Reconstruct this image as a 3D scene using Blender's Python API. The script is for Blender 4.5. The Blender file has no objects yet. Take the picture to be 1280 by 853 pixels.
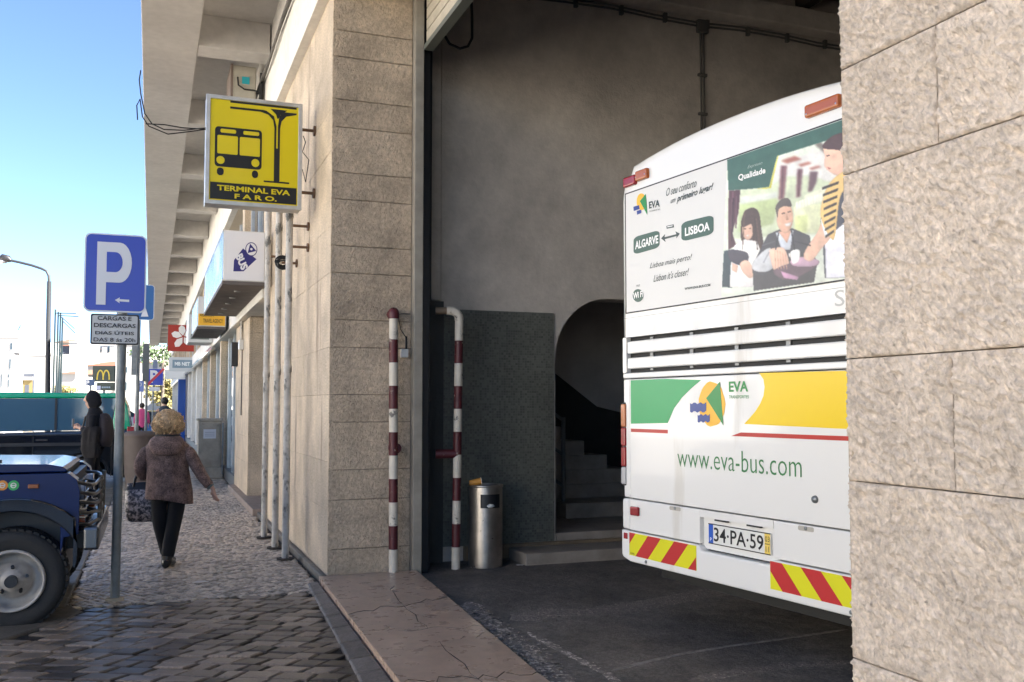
import bpy, math, random
from mathutils import Vector, Matrix, noise as mn
R = math.radians
random.seed(7)
S = bpy.context.scene
COL = S.collection

# ------------------------------------------------------------ camera, world, sun
CAMZ, YAW, PITCH, FPX, SHY = 1.55, 20.9, 3.2, 1180.0, 16.0
cam = bpy.data.objects.new('camera', bpy.data.cameras.new('camera')); COL.objects.link(cam)
cam.location = (0, 0, CAMZ); cam.rotation_euler = (R(90 + PITCH), 0, R(-YAW))
cam.data.sensor_width = 36; cam.data.lens = 36 * FPX / 1280; cam.data.shift_y = SHY / 1280
cam.data.clip_start = 0.05; cam.data.clip_end = 3000
S.camera = cam
SUN_AZ, SUN_EL = 128.0, 42.0          # azimuth clockwise from +Y
W = bpy.data.worlds.new('World'); S.world = W; W.use_nodes = True
wn = W.node_tree.nodes; wl = W.node_tree.links
sky = wn.new('ShaderNodeTexSky'); sky.sky_type = 'NISHITA'; sky.sun_disc = False
sky.sun_elevation = R(SUN_EL); sky.sun_rotation = R(SUN_AZ)
sky.air_density = 0.6; sky.altitude = 300; sky.dust_density = 0.0; sky.ozone_density = 3.0
bg = wn['Background']; bg.inputs[1].default_value = 0.05; wl.new(sky.outputs[0], bg.inputs[0])
sl = bpy.data.lights.new('sun', 'SUN'); sl.energy = 5.0; sl.angle = R(0.5); sl.color = (1, .95, .87)
so = bpy.data.objects.new('sun', sl); COL.objects.link(so)
sd = Vector((math.sin(R(SUN_AZ)) * math.cos(R(SUN_EL)), math.cos(R(SUN_AZ)) * math.cos(R(SUN_EL)), math.sin(R(SUN_EL))))
so.rotation_euler = sd.to_track_quat('Z', 'Y').to_euler()
S.view_settings.view_transform = 'Standard'; S.view_settings.look = 'None'
S.view_settings.exposure = 3.0; S.view_settings.gamma = 1
S.view_settings.use_curve_mapping = False

# ------------------------------------------------------------ photo-to-place helpers (measure, then build there)
_y, _p = R(YAW), R(PITCH)
FW = Vector((math.sin(_y) * math.cos(_p), math.cos(_y) * math.cos(_p), math.sin(_p)))
RT = Vector((math.cos(_y), -math.sin(_y), 0)); UP = RT.cross(FW)
CP = Vector((0, 0, CAMZ))
def ray(x, y): return FW * FPX + RT * (x - 640) + UP * (426.5 + SHY - y)
def gz(x, y, z=0):
    r = ray(x, y); return CP + r * ((z - CAMZ) / r.z)
def gx(x, y, X):
    r = ray(x, y); return CP + r * (X / r.x)
def gy(x, y, Y):
    r = ray(x, y); return CP + r * (Y / r.y)
def gd(x, y, d): return CP + ray(x, y) * (d / FPX)

# ------------------------------------------------------------ materials
MATS = {}
def mat(name, col, rough=.6, metal=0., var=None, bump=None, spec=.5, coat=0., rnd=0., stretch=None, grime=None, emit=0, disp=None, stain=None, bump2=None):
    if name in MATS: return MATS[name]
    m = bpy.data.materials.new(name); m.use_nodes = True
    n, l = m.node_tree.nodes, m.node_tree.links
    b = n['Principled BSDF']
    col = tuple(col) + (1,) if len(col) == 3 else col
    b.inputs['Base Color'].default_value = col
    b.inputs['Roughness'].default_value = rough; b.inputs['Metallic'].default_value = metal
    b.inputs['Specular IOR Level'].default_value = spec; b.inputs['Coat Weight'].default_value = coat
    b.inputs['Coat Roughness'].default_value = .05
    tc = n.new('ShaderNodeTexCoord'); vec = tc.outputs['Object']
    if stretch:
        d = Vector(stretch[:3]).normalized(); e = d.rotation_difference(Vector((1, 0, 0))).to_euler()
        m1 = n.new('ShaderNodeMapping'); m1.inputs['Rotation'].default_value = e; l.new(vec, m1.inputs[0])
        m2 = n.new('ShaderNodeMapping'); m2.inputs['Scale'].default_value = (stretch[3], 1, 1); l.new(m1.outputs[0], m2.inputs[0])
        svec = m2.outputs[0]
    else: svec = vec
    cur = None
    def rgb(c):
        r = n.new('ShaderNodeRGB'); r.outputs[0].default_value = tuple(c)[:3] + (1,); return r.outputs[0]
    def nz(scale, v, detail=5, rough_=.6, dist=0):
        t = n.new('ShaderNodeTexNoise'); t.inputs['Scale'].default_value = scale; t.inputs['Detail'].default_value = detail
        t.inputs['Roughness'].default_value = rough_; t.inputs['Distortion'].default_value = dist; l.new(v, t.inputs['Vector']); return t.outputs['Fac']
    def ramp(f, a, c0, c, c1):
        r = n.new('ShaderNodeValToRGB'); r.color_ramp.elements[0].position = a; r.color_ramp.elements[1].position = c
        r.color_ramp.elements[0].color = (c0,) * 3 + (1,); r.color_ramp.elements[1].color = (c1,) * 3 + (1,); l.new(f, r.inputs[0]); return r.outputs[0]
    def mix(kind, f, a, c):
        x = n.new('ShaderNodeMix'); x.data_type = 'RGBA'; x.blend_type = kind
        if isinstance(f, (int, float)): x.inputs['Factor'].default_value = f
        else: l.new(f, x.inputs['Factor'])
        l.new(a, x.inputs['A']); l.new(c, x.inputs['B']); return x.outputs['Result']
    if var or rnd or grime or stain: cur = rgb(col)
    if var:
        for (sc, am) in (var if isinstance(var, list) else [var]):
            cur = mix('MULTIPLY', 1.0, cur, ramp(nz(sc, vec), .3, 1 - am, .7, 1 + am * .4))
    if rnd:
        oi = n.new('ShaderNodeObjectInfo'); ge = n.new('ShaderNodeNewGeometry')
        ad = n.new('ShaderNodeMath'); ad.operation = 'ADD'; l.new(oi.outputs['Random'], ad.inputs[0]); l.new(ge.outputs['Random Per Island'], ad.inputs[1])
        fr = n.new('ShaderNodeMath'); fr.operation = 'FRACT'; l.new(ad.outputs[0], fr.inputs[0])
        cur = mix('MULTIPLY', 1.0, cur, ramp(fr.outputs[0], 0, 1 - rnd, 1, 1 + rnd * .3))
    if stain:      # (scale, threshold, colour[, stretch z])
        mp = n.new('ShaderNodeMapping'); mp.inputs['Scale'].default_value = (1, 1, stain[3] if len(stain) > 3 else 1); l.new(vec, mp.inputs[0])
        cur = mix('MIX', ramp(nz(stain[0], mp.outputs[0], 6, .65), stain[1], 0, stain[1] + .08, 1), cur, rgb(stain[2]))
    if grime:      # (scale, threshold, colour)
        cur = mix('MIX', ramp(nz(grime[0], vec, 8, .7), grime[1], 0, grime[1] + .12, .8), cur, rgb(grime[2]))
    if cur is not None: l.new(cur, b.inputs['Base Color'])
    last = None
    for bp in (bump, bump2):
        if bp:
            bn = n.new('ShaderNodeBump'); bn.inputs['Strength'].default_value = bp[1]; bn.inputs['Distance'].default_value = bp[2] if len(bp) > 2 else .02
            l.new(nz(bp[0], svec if bp is bump else vec, 6, .6, bp[3] if len(bp) > 3 else 0), bn.inputs['Height'])
            if last: l.new(last, bn.inputs['Normal'])
            last = bn.outputs[0]
    if last: l.new(last, b.inputs['Normal'])
    if var and rough > .15 and rough < .8:
        rr = n.new('ShaderNodeMapRange'); rr.inputs['To Min'].default_value = max(.05, rough - .15); rr.inputs['To Max'].default_value = min(1, rough + .2)
        l.new(nz(9, vec), rr.inputs['Value']); l.new(rr.outputs[0], b.inputs['Roughness'])
    if emit:
        b.inputs['Emission Color'].default_value = col; b.inputs['Emission Strength'].default_value = emit
    MATS[name] = m
    return m

def flat(name, hexcol, rough=.45, coat=0.):
    h = hexcol.lstrip('#'); c = [int(h[i:i + 2], 16) / 255 for i in (0, 2, 4)]
    c = [x / 12.92 if x <= .04045 else ((x + .055) / 1.055) ** 2.4 for x in c]
    return mat('print_' + name, c, rough, coat=coat)

STONE = mat('chiselled_limestone', (.66, .525, .385), .85, var=[(3, .3), (30, .3)], bump=(38, 1, .026, 1.0), bump2=(160, .6, .005), stretch=(.45, .5, .75, .3), stain=(1.6, .62, (.25, .2, .15), .25), rnd=.14)
STONE_FACE = mat('smooth_limestone_facing', (.72, .58, .42), .75, var=[(2.2, .3), (60, .42)], bump=(75, .8, .009), stain=(2.4, .6, (.33, .25, .18), .13), rnd=.1)
STONE_NEAR = mat('near_chiselled_limestone', (.80, .675, .55), .85, var=[(5, .2), (60, .35)], bump=(110, 1, .008, 1.0), bump2=(420, .5, .0015), grime=(7, .64, (.36, .25, .15)), rnd=.1, stretch=(0, .5, .85, .33))
MORTAR = mat('mortar', (.28, .23, .18), .95, bump=(80, .4))
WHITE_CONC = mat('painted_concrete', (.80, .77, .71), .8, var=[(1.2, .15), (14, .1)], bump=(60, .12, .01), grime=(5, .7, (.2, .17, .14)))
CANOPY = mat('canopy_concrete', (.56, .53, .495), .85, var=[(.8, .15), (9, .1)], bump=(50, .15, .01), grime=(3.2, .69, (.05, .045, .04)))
PLASTER = mat('garage_plaster', (.58, .52, .45), .9, var=[(.9, .28), (7, .15)], bump=(18, .5, .012), bump2=(90, .5, .003), grime=(1.1, .70, (.08, .07, .06)))
DARKWALL = mat('dark_grey_paint', (.045, .043, .04), .6, var=(4, .2), bump=(30, .2))
MARBLE = mat('worn_pink_marble', (.52, .375, .28), .28, var=[(1.5, .25), (12, .15)], bump=(5, .3, .02), bump2=(50, .3, .002), stain=(.9, .60, (.42, .31, .24)))
ASPHALT = mat('garage_asphalt', (.22, .19, .163), .7, var=[(1.2, .45), (5, .3), (40, .4), (140, .5)], bump=(70, .8, .007), bump2=(5, .6, .03), grime=(3.5, .58, (.17, .14, .11)))
ROAD = mat('road_asphalt', (.075, .073, .07), .8, var=[(2, .3), (50, .3)], bump=(120, .5, .01))
COBBLE = mat('dark_granite_cobble', (.26, .205, .16), .31, var=[(20, .35), (90, .3)], bump=(14, .4, .006), rnd=.78, bump2=(140, .4, .0012))
KERB = mat('kerb_stone', (.17, .15, .125), .5, var=[(5, .3), (50, .3)], bump=(25, .5, .02), rnd=.3)
CALC = mat('white_calcada_stone', (.62, .52, .41), .32, var=[(30, .3)], bump=(70, .4, .003), rnd=.6)
SAND = mat('sandy_joint', (.065, .053, .042), .95, var=(20, .3), bump=(80, .5))
BUSW = mat('white_bus_paint', (.80, .79, .76), .28, coat=.5, spec=.5, grime=(2.2, .66, (.62, .58, .51)), stain=(2.5, .62, (.70, .675, .62), .12))
BUSG = mat('bus_gap_black', (.012, .012, .012), .6)
GLASSD = mat('dark_glass', (.015, .03, .045), .04, spec=1)
BLACK = mat('black_rubber', (.018, .018, .018), .75, bump=(60, .2))
BLKPL = mat('black_plastic', (.02, .02, .022), .45)
GALV = mat('galvanised_steel', (.30, .31, .31), .45, .7, var=(12, .25))
ALU = mat('aluminium', (.62, .61, .58), .35, .8, var=(8, .15))
POLE = mat('grey_painted_pole', (.25, .27, .27), .5, .2, var=(10, .25))
STEEL = mat('brushed_steel', (.5, .46, .42), .3, .9, var=[(6, .3)], bump=(30, .08), stretch=(0, 0, 1, .1))
WPIPE = mat('white_chipped_pipe', (.56, .53, .48), .6, var=[(3, .35), (20, .2)], stain=(9, .54, (.13, .13, .12), .5))
WPAINT = mat('white_chipped_paint', (.68, .62, .52), .5, var=(8, .15), stain=(11, .575, (.16, .14, .12)))
RPAINT = mat('oxblood_chipped_paint', (.095, .014, .019), .45, var=(8, .2), stain=(11, .62, (.45, .38, .3)))
WPLAS = mat('white_plastic', (.72, .71, .68), .4, var=(3, .1))
NAVY = mat('navy_car_paint', (.004, .016, .085), .2, coat=.15, spec=.3)
BLKP = mat('black_car_paint', (.008, .010, .014), .10, coat=1., spec=.6)
GRNP = mat('green_car_paint', (.0, .36, .19), .25, coat=.6)
CHROME = mat('chrome', (.6, .6, .6), .15, 1.)

def glass_mix():
    m = bpy.data.materials.new('shop_glass'); m.use_nodes = True; b = m.node_tree.nodes['Principled BSDF']
    b.inputs['Base Color'].default_value = (.16, .2, .23, 1); b.inputs['Roughness'].default_value = .03
    b.inputs['Specular IOR Level'].default_value = 1; b.inputs['Metallic'].default_value = .55
    return m
SHOPG = glass_mix()

# ------------------------------------------------------------ mesh builder
class MB:
    def __init__(s): s.v, s.f, s.m, s.sm = [], [], [], []
    def add(s, vs, fs, mi=0, smooth=False):
        o = len(s.v); s.v += [tuple(p) for p in vs]
        for f in fs: s.f.append([i + o for i in f]); s.m.append(mi); s.sm.append(smooth)
        return s
    def box(s, x0, x1, y0, y1, z0, z1, mi=0):
        if x0 > x1: x0, x1 = x1, x0
        if y0 > y1: y0, y1 = y1, y0
        if z0 > z1: z0, z1 = z1, z0
        return s.add([(x0, y0, z0), (x1, y0, z0), (x1, y1, z0), (x0, y1, z0), (x0, y0, z1), (x1, y0, z1), (x1, y1, z1), (x0, y1, z1)],
              [(0, 3, 2, 1), (4, 5, 6, 7), (0, 1, 5, 4), (1, 2, 6, 5), (2, 3, 7, 6), (3, 0, 4, 7)], mi)
    def cyl(s, a, b, r, r2=None, n=16, mi=0, caps=True):
        a, b = Vector(a), Vector(b); r2 = r if r2 is None else r2
        d = (b - a).normalized(); u = d.orthogonal().normalized(); w = d.cross(u)
        vs = []
        for c, q in ((a, r), (b, r2)):
            for i in range(n):
                t = 2 * math.pi * i / n; vs.append(c + (u * math.cos(t) + w * math.sin(t)) * q)
        fs = [(i, (i + 1) % n, n + (i + 1) % n, n + i) for i in range(n)]
        s.add(vs, fs, mi, True)
        if caps:
            s.add(vs, [tuple(reversed(range(n))), tuple(range(n, 2 * n))], mi)
        return s
    def tube(s, pts, r, n=8, mi=0):
        pts = [Vector(p) for p in pts]; rings = []
        rs = r if isinstance(r, (list, tuple)) else [r] * len(pts)
        u = None
        for i, p in enumerate(pts):
            d = (pts[min(i + 1, len(pts) - 1)] - pts[max(i - 1, 0)])
            d = d.normalized() if d.length > 1e-9 else Vector((0, 0, 1))
            if u is None: u = d.orthogonal().normalized()
            else:
                u = (u - d * u.dot(d)); u = u.normalized() if u.length > 1e-6 else d.orthogonal().normalized()
            w = d.cross(u)
            rings.append([p + (u * math.cos(2 * math.pi * k / n) + w * math.sin(2 * math.pi * k / n)) * rs[i] for k in range(n)])
        return s.loft(rings, mi)
    def loft(s, rings, mi=0, caps=True, smooth=True):
        n = len(rings[0]); vs = [p for r in rings for p in r]; fs = []
        for j in range(len(rings) - 1):
            for i in range(n):
                fs.append((j * n + i, j * n + (i + 1) % n, (j + 1) * n + (i + 1) % n, (j + 1) * n + i))
        s.add(vs, fs, mi, smooth)
        if caps: s.add(rings[0] + rings[-1], [tuple(reversed(range(n))), tuple(range(n, 2 * n))], mi)
        return s
    def prism(s, poly, vec, mi=0):
        a = [Vector(p) for p in poly]; v = Vector(vec); n = len(a)
        return s.add(a + [p + v for p in a], [tuple(range(n)), tuple(reversed(range(n, 2 * n)))] + [(i, n + i, n + (i + 1) % n, (i + 1) % n) for i in range(n)], mi)
    def ring(s, c, ax, r0, r1, h, n=28, mi=0):      # flat washer
        c, ax = Vector(c), Vector(ax).normalized(); u = ax.orthogonal().normalized(); w = ax.cross(u); vs = []
        for (r, k) in ((r0, 0), (r1, 0), (r1, h), (r0, h)):
            vs += [c + ax * k + (u * math.cos(2 * math.pi * i / n) + w * math.sin(2 * math.pi * i / n)) * r for i in range(n)]
        fs = []
        for q in range(4):
            for i in range(n): fs.append((q * n + i, q * n + (i + 1) % n, ((q + 1) % 4) * n + (i + 1) % n, ((q + 1) % 4) * n + i))
        return s.add(vs, fs, mi, True)
    def lathe(s, prof, c=(0, 0, 0), ax='z', n=28, mi=0, smooth=True, caps=True):
        c = Vector(c); rings = []
        for (r, h) in prof:
            ring = []
            for i in range(n):
                t = 2 * math.pi * i / n; a, b_ = r * math.cos(t), r * math.sin(t)
                ring.append(c + (Vector((a, b_, h)) if ax == 'z' else Vector((a, h, b_)) if ax == 'y' else Vector((h, a, b_))))
            rings.append(ring)
        return s.loft(rings, mi, caps, smooth)
    def blob(s, c, r, seed=0, amp=.15, freq=3, nu=14, nv=9, mi=0):
        c = Vector(c); r = Vector(r) if not isinstance(r, (int, float)) else Vector((r, r, r)); vs = []; fs = []
        for j in range(nv + 1):
            ph = math.pi * j / nv
            for i in range(nu):
                t = 2 * math.pi * i / nu; d = Vector((math.sin(ph) * math.cos(t), math.sin(ph) * math.sin(t), math.cos(ph)))
                k = 1 + amp * mn.noise(d * freq + Vector((seed * 3.1, seed, 0)))
                vs.append(c + Vector((d.x * r.x, d.y * r.y, d.z * r.z)) * k)
        for j in range(nv):
            for i in range(nu): fs.append((j * nu + i, (j + 1) * nu + i, (j + 1) * nu + (i + 1) % nu, j * nu + (i + 1) % nu))
        return s.add(vs, fs, mi, True)
    def build(s, name, mats, parent=None, world=True, bevel=0, seg=2, label=None):
        me = bpy.data.meshes.new(name)
        off = root_loc(parent) if (parent is not None and world) else Vector((0, 0, 0))
        me.from_pydata([tuple(Vector(p) - off) for p in s.v], [], s.f)
        for m in (mats if isinstance(mats, (list, tuple)) else [mats]): me.materials.append(m)
        me.polygons.foreach_set('material_index', s.m); me.polygons.foreach_set('use_smooth', s.sm); me.update()
        o = bpy.data.objects.new(name, me); COL.objects.link(o)
        if parent is not None: o.parent = parent
        if bevel:
            b = o.modifiers.new('bevel', 'BEVEL'); b.width = bevel; b.segments = seg; b.limit_method = 'ANGLE'; b.angle_limit = R(35)
            b.harden_normals = False
        if label: o['label'] = label
        return o

def root_loc(p):
    while p.parent is not None: p = p.parent
    return Vector(p.location)
def tag(o, label=None, cat=None, group=None, kind=None):
    for k, v in (('label', label), ('category', cat), ('group', group), ('kind', kind)):
        if v: o[k] = v
    return o
def thing(name, label, cat, loc=(0, 0, 0), rotz=0, group=None):
    o = bpy.data.objects.new(name, None); COL.objects.link(o); o.empty_display_size = .2
    o.location = loc; o.rotation_euler = (0, 0, rotz); return tag(o, label, cat, group)
def struct(o): o['kind'] = 'structure'; return o
def copy_tree(o, parent=None):
    c = o.copy(); COL.objects.link(c)
    if parent is not None: c.parent = parent
    for ch in list(o.children): copy_tree(ch, c)
    return c
def bx(name, dims, m, parent=None, world=True, bevel=0, label=None):
    return MB().box(*dims).build(name, m, parent, world, bevel, label=label)
def clean_poly(pts): return pts
def decal(name, pts, m, parent, toward, th=.002, world=True):
    """thin flat print: polygon of 3D points raised th towards the viewer side"""
    t = Vector(toward) * th
    return MB().prism([Vector(p) + t for p in pts], -t * .9).build(name, m, parent, world)
def text(s, BL, BR, TL, m, parent, toward, th=.003, bold=0., shear=0., name='lettering', world=True, space=1.0):
    c = bpy.data.curves.new('t', 'FONT'); c.body = s; c.size = 1; c.offset = bold; c.shear = shear; c.space_character = space
    c.resolution_u = 3; c.extrude = 0
    o = bpy.data.objects.new('t', c); COL.objects.link(o)
    dg = bpy.context.evaluated_depsgraph_get(); me = bpy.data.meshes.new_from_object(o.evaluated_get(dg))
    bpy.data.objects.remove(o); bpy.data.curves.remove(c)
    xs = [v.co.x for v in me.vertices]; ys = [v.co.y for v in me.vertices]
    x0, x1, y0, y1 = min(xs), max(xs), min(ys), max(ys)
    BL, U, V = Vector(BL), Vector(BR) - Vector(BL), Vector(TL) - Vector(BL)
    off = root_loc(parent) if world else Vector((0, 0, 0)); t = Vector(toward) * th
    for v in me.vertices:
        v.co = BL + U * ((v.co.x - x0) / (x1 - x0)) + V * ((v.co.y - y0) / (y1 - y0)) + t - off
    me.name = name; me.materials.clear(); me.materials.append(m)
    for p in me.polygons: p.material_index = 0
    o = bpy.data.objects.new(name, me); COL.objects.link(o); o.parent = parent
    return o
def circle(n, cx, cy, rx, ry=None, a0=0, a1=360):
    ry = rx if ry is None else ry
    return [(cx + rx * math.cos(R(a0 + (a1 - a0) * i / (n if a1 - a0 == 360 else n - 1))), cy + ry * math.sin(R(a0 + (a1 - a0) * i / (n if a1 - a0 == 360 else n - 1)))) for i in range(n)]
def rrect(x0, x1, y0, y1, r, n=5):
    p = []
    for cx, cy, a in ((x1 - r, y1 - r, 0), (x0 + r, y1 - r, 90), (x0 + r, y0 + r, 180), (x1 - r, y0 + r, 270)):
        p += [(cx + r * math.cos(R(a + 90 * i / n)), cy + r * math.sin(R(a + 90 * i / n))) for i in range(n + 1)]
    return p

# ============================================================ GROUND
FX = 1.5                                   # facade plane
g = bx('ground', (-1500, 1500, -1500, 1500, -.5, -.16), mat('far_ground', (.38, .35, .31), .9, var=(.05, .2))); struct(g)
g = bx('road', (-8, -.95, -60, 420, -.158, -.10), ROAD); struct(g)
pave = struct(MB().box(-.9, FX, 8.1, 85, -.3, -.022).build('pavement', SAND))
drive = struct(MB().box(-9, 1.42, -8, 8.1, -.3, -.022).build('cobbled_driveway', mat('dark_joint_sand', (.022, .018, .015), .95, bump=(80, .5))))

def cobble_mesh(L, Wd, H, skew, seed):
    rn = random.Random(seed); j = lambda a: rn.uniform(-a, a)
    g_ = .004 + rn.random() * .006
    hx, hy = L / 2 - g_, Wd / 2 - g_
    base = [(-hx + j(.012), -hy + j(.008)), (hx + j(.012), -hy + j(.008)), (hx + j(.012), hy + j(.008)), (-hx + j(.012), hy + j(.008))]
    e = min(.010, Wd * .12); vs = []
    tilt = (j(.026), j(.026))
    for (k, z) in ((1, -H), (1, -.007), (.0, 0)):
        for (x, y) in base:
            if k == 0: x -= math.copysign(e, x); y -= math.copysign(e, y)
            vs.append((x + y * skew, y, z + (x * tilt[0] + y * tilt[1] if z > -.02 else 0)))
    fs = []
    for q in (0, 1):
        for i in range(4): fs.append((q * 4 + i, q * 4 + (i + 1) % 4, (q + 1) * 4 + (i + 1) % 4, (q + 1) * 4 + i))
    fs.append((8, 9, 10, 11))
    return vs, fs
# foreground cobbles
ca = R(-27); cu = Vector((math.cos(ca), math.sin(ca), 0)); cv = Vector((-math.sin(ca), math.cos(ca), 0))
SK = .30; cells = []
rn = random.Random(3); row = -60
for row in range(-70, 110):
    y = row * .142
    x = -9 + rn.random() * .15
    while x < 9:
        L = .13 + .01 * rn.randrange(0, 13)
        cx = x + L / 2 + y * SK
        p = cu * cx + cv * y + Vector((0, 0, 0))
        p.z = -.004 + rn.uniform(-.005, .004)
        if p.y < 8.06 and p.x < 1.335 - .058 * (8.45 - p.y) and p.x > -6.5 and p.y > -2 and not (p.y > 7.2 + .25 * min(0, p.x + 1.0) and p.x < -.62): cells.append((p.copy(), L))
        x += L
cells.sort(key=lambda c: (c[0] - Vector((.2, 4.6, 0))).length)
def in_view(p):
    d = Vector(p) - CP; z = d.dot(FW)
    if z < .5: return False
    return -20 < 640 + FPX * d.dot(RT) / z < 1300 and 426.5 + SHY - FPX * d.dot(UP) / z < 890
vis = [c for c in cells if in_view(c[0])]; rest = [c for c in cells if not in_view(c[0])]
vis.sort(key=lambda c: (c[0] - CP).length)
meshes = []
for k in range(26):
    vs, fs = cobble_mesh(.13 + .01 * (k % 13), .142, .02, SK, k); me = bpy.data.meshes.new('cobblestone'); me.from_pydata(vs, [], fs); me.materials.append(COBBLE); me.update(); meshes.append(me)
for i, (p, L) in enumerate(vis[:300]):
    o = bpy.data.objects.new('cobblestone', meshes[round((L - .13) / .01) + 13 * (i % 2)]); COL.objects.link(o); o.parent = drive
    o.location = p; o.rotation_euler = (0, 0, ca)
mb = MB()
for i, (p, L) in enumerate(vis[300:] + rest):
    vs, fs = cobble_mesh(L, .142, .02, SK, i)
    mb.add([p + cu * v[0] + cv * v[1] + Vector((0, 0, v[2])) for v in vs], fs)
o = mb.build('cobblestones', COBBLE, drive); o['kind'] = 'stuff'
# white calcada paving
mb = MB(); rn = random.Random(5); y = 8.1
def calc(xr, yr, s):
    a = R(38); c, d = math.cos(a), math.sin(a); n = int(60 / s)
    for i in range(-n, n):
        for j in range(-n, n):
            X = i * s + rn.uniform(-.1, .1) * s; Yq = j * s + rn.uniform(-.1, .1) * s
            wx, wy = X * c - Yq * d, X * d + Yq * c
            wy += yr[0]; wx += .5
            wx += .05 * math.sin(wy * 3.0)
            if not (xr[0] < wx < xr[1] and yr[0] + .02 < wy < yr[1]): continue
            if wx > 1.38 and wy < 13: continue
            q = s * .44; z = rn.uniform(-.004, .004) + .006 * mn.noise(Vector((wx * 2, wy * 2, 0)))
            r_ = a + rn.uniform(-.25, .25); cc, dd = math.cos(r_), math.sin(r_)
            vs = []
            for (k, zz) in ((1.0, -.02), (.98, z - .006), (.7, z)):
                for (sx, sy) in ((-1, -1), (1, -1), (1, 1), (-1, 1)):
                    x_, y_ = sx * q * k * rn.uniform(.9, 1.08), sy * q * k * rn.uniform(.9, 1.08); vs.append((wx + x_ * cc - y_ * dd, wy + x_ * dd + y_ * cc, zz))
            mb.add(vs, [(0, 1, 5, 4), (1, 2, 6, 5), (2, 3, 7, 6), (3, 0, 4, 7), (4, 5, 9, 8), (5, 6, 10, 9), (6, 7, 11, 10), (7, 4, 8, 11), (8, 9, 10, 11)])
calc((-.56, 1.40), (8.08, 17.0), .062)
calc((-.56, 1.48), (17.0, 44.0), .10)
o = mb.build('calcada_stones', CALC, pave); o['kind'] = 'stuff'
# kerb stones along the road edge
yy = 8.12; kr = random.Random(2)
kb = struct(bx('kerb', (-.93, -.575, 8.12, 80, -.2, -.012), SAND))
while yy < 40:
    L = kr.uniform(.7, 1.1)
    MB().box(-.94, -.58, yy + .006, min(yy + L, 80) - .006, -.15, .004 + kr.uniform(-.003, .003)).build('kerb_stone', KERB, kb, bevel=.018)
    yy += L
bx('kerb_stone', (-.94, -.58, yy + .006, 80, -.15, .003), KERB, kb)
cpts = [(86, 756), (104, 764), (75, 778), (38, 788), (0, 800), (-50, 815), (-110, 830), (-110, 812), (-50, 796), (0, 779), (30, 770), (48, 757), (58, 750), (86, 749)]
MB().prism([gz(*p, .002) for p in cpts], (0, 0, -.12)).build('kerb_stone', KERB, kb, bevel=.015)
# kerb strip between the cobbles and the marble threshold
KERB2 = mat('worn_channel_stone', (.22, .19, .165), .5, var=[(6, .4), (60, .4)], bump=(12, .7, .02), bump2=(90, .5, .003), rnd=.4, grime=(9, .6, (.22, .19, .16)))
sx0, sx1 = 1.20, 1.42; yy = 8.45; 
while yy > -1.5:
    L = kr.uniform(.22, .55)
    sl_ = lambda y: 1.31 - .058 * (8.45 - y); sr_ = lambda y: 1.41 - .035 * (8.5 - y) - .008
    MB().prism([(sl_(yy), yy - .005, .010), (sl_(yy - L), yy - L + .005, .010), (sr_(yy - L), yy - L + .005, .02), (sr_(yy), yy - .005, .02)], (0, 0, -.1)).build('kerb_stone', KERB2, kb, bevel=.012)
    yy -= L
# marble threshold, cracked in irregular slabs
thr = struct(MB().prism([(1.42, 8.45, .046), (1.31, 5.2, .046), (1.19, 1.75, .046), (2.03, 1.75, .046), (2.04, 5, .046), (2.28, 8.45, .046)], (0, 0, -.2)).build('threshold', SAND))
def TX(t, y): # 0 street side .. 1 garage side
    a = 1.41 - .035 * (8.5 - y); b = 2.30 - .068 * (8.5 - y) if y > 5 else 2.06 - .01 * (5 - y)
    return a + (b - a) * t
cr = random.Random(11)
def crack(p, q, n=13, a=.03):
    out = []
    for i in range(n + 1):
        t = i / n; j = a if 0 < i < n else 0
        out.append((p[0] + (q[0] - p[0]) * t + cr.uniform(-j, j) * .7, p[1] + (q[1] - p[1]) * t + cr.uniform(-j, j) * 2.6))
    return out
lv = [(0, 8.46), (1, 8.46)]; lines = [[(0, 8.46), (1, 8.46)]]
for (ya, yb) in ((7.55, 7.85), (6.85, 7.2), (6.35, 6.15), (5.7, 5.95), (5.05, 5.0), (4.0, 4.1), (2.9, 2.8), (1.75, 1.75)):
    lines.append(crack((0, ya), (1, yb)))
for i in range(len(lines) - 1):
    A, B = lines[i], lines[i + 1]
    def inset(poly):
        c = Vector((sum(p[0] for p in poly) / len(poly), sum(p[1] for p in poly) / len(poly)))
        res = []
        for t, y in poly:
            X = TX(t, y); cX = TX(c.x, c.y); d = Vector((cX - X, c.y - y)); d.normalize()
            res.append((X + d.x * .005, y + d.y * .005, .058 + .002 * (i % 3 == 1)))
        return res
    if i in (1, 2, 4, 5):
        k1, k2 = len(A) // 2, len(B) // 2
        m_ = crack(A[k1], B[k2], 5, .03)
        polys = [A[:k1 + 1] + m_[1:-1] + list(reversed(B[:k2 + 1])), A[k1:] + list(reversed(B[k2:])) + list(reversed(m_[1:-1]))]
    else: polys = [A + list(reversed(B))]
    for pl in polys:
        o = MB().prism(inset(pl), (0, 0, -.15)).build('threshold_slab', [MARBLE, SAND], thr)
        for f_ in o.data.polygons:
            if abs(f_.normal.z) < .5 and f_.center.x - TX(0, f_.center.y) > .03: f_.material_index = 1
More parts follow.
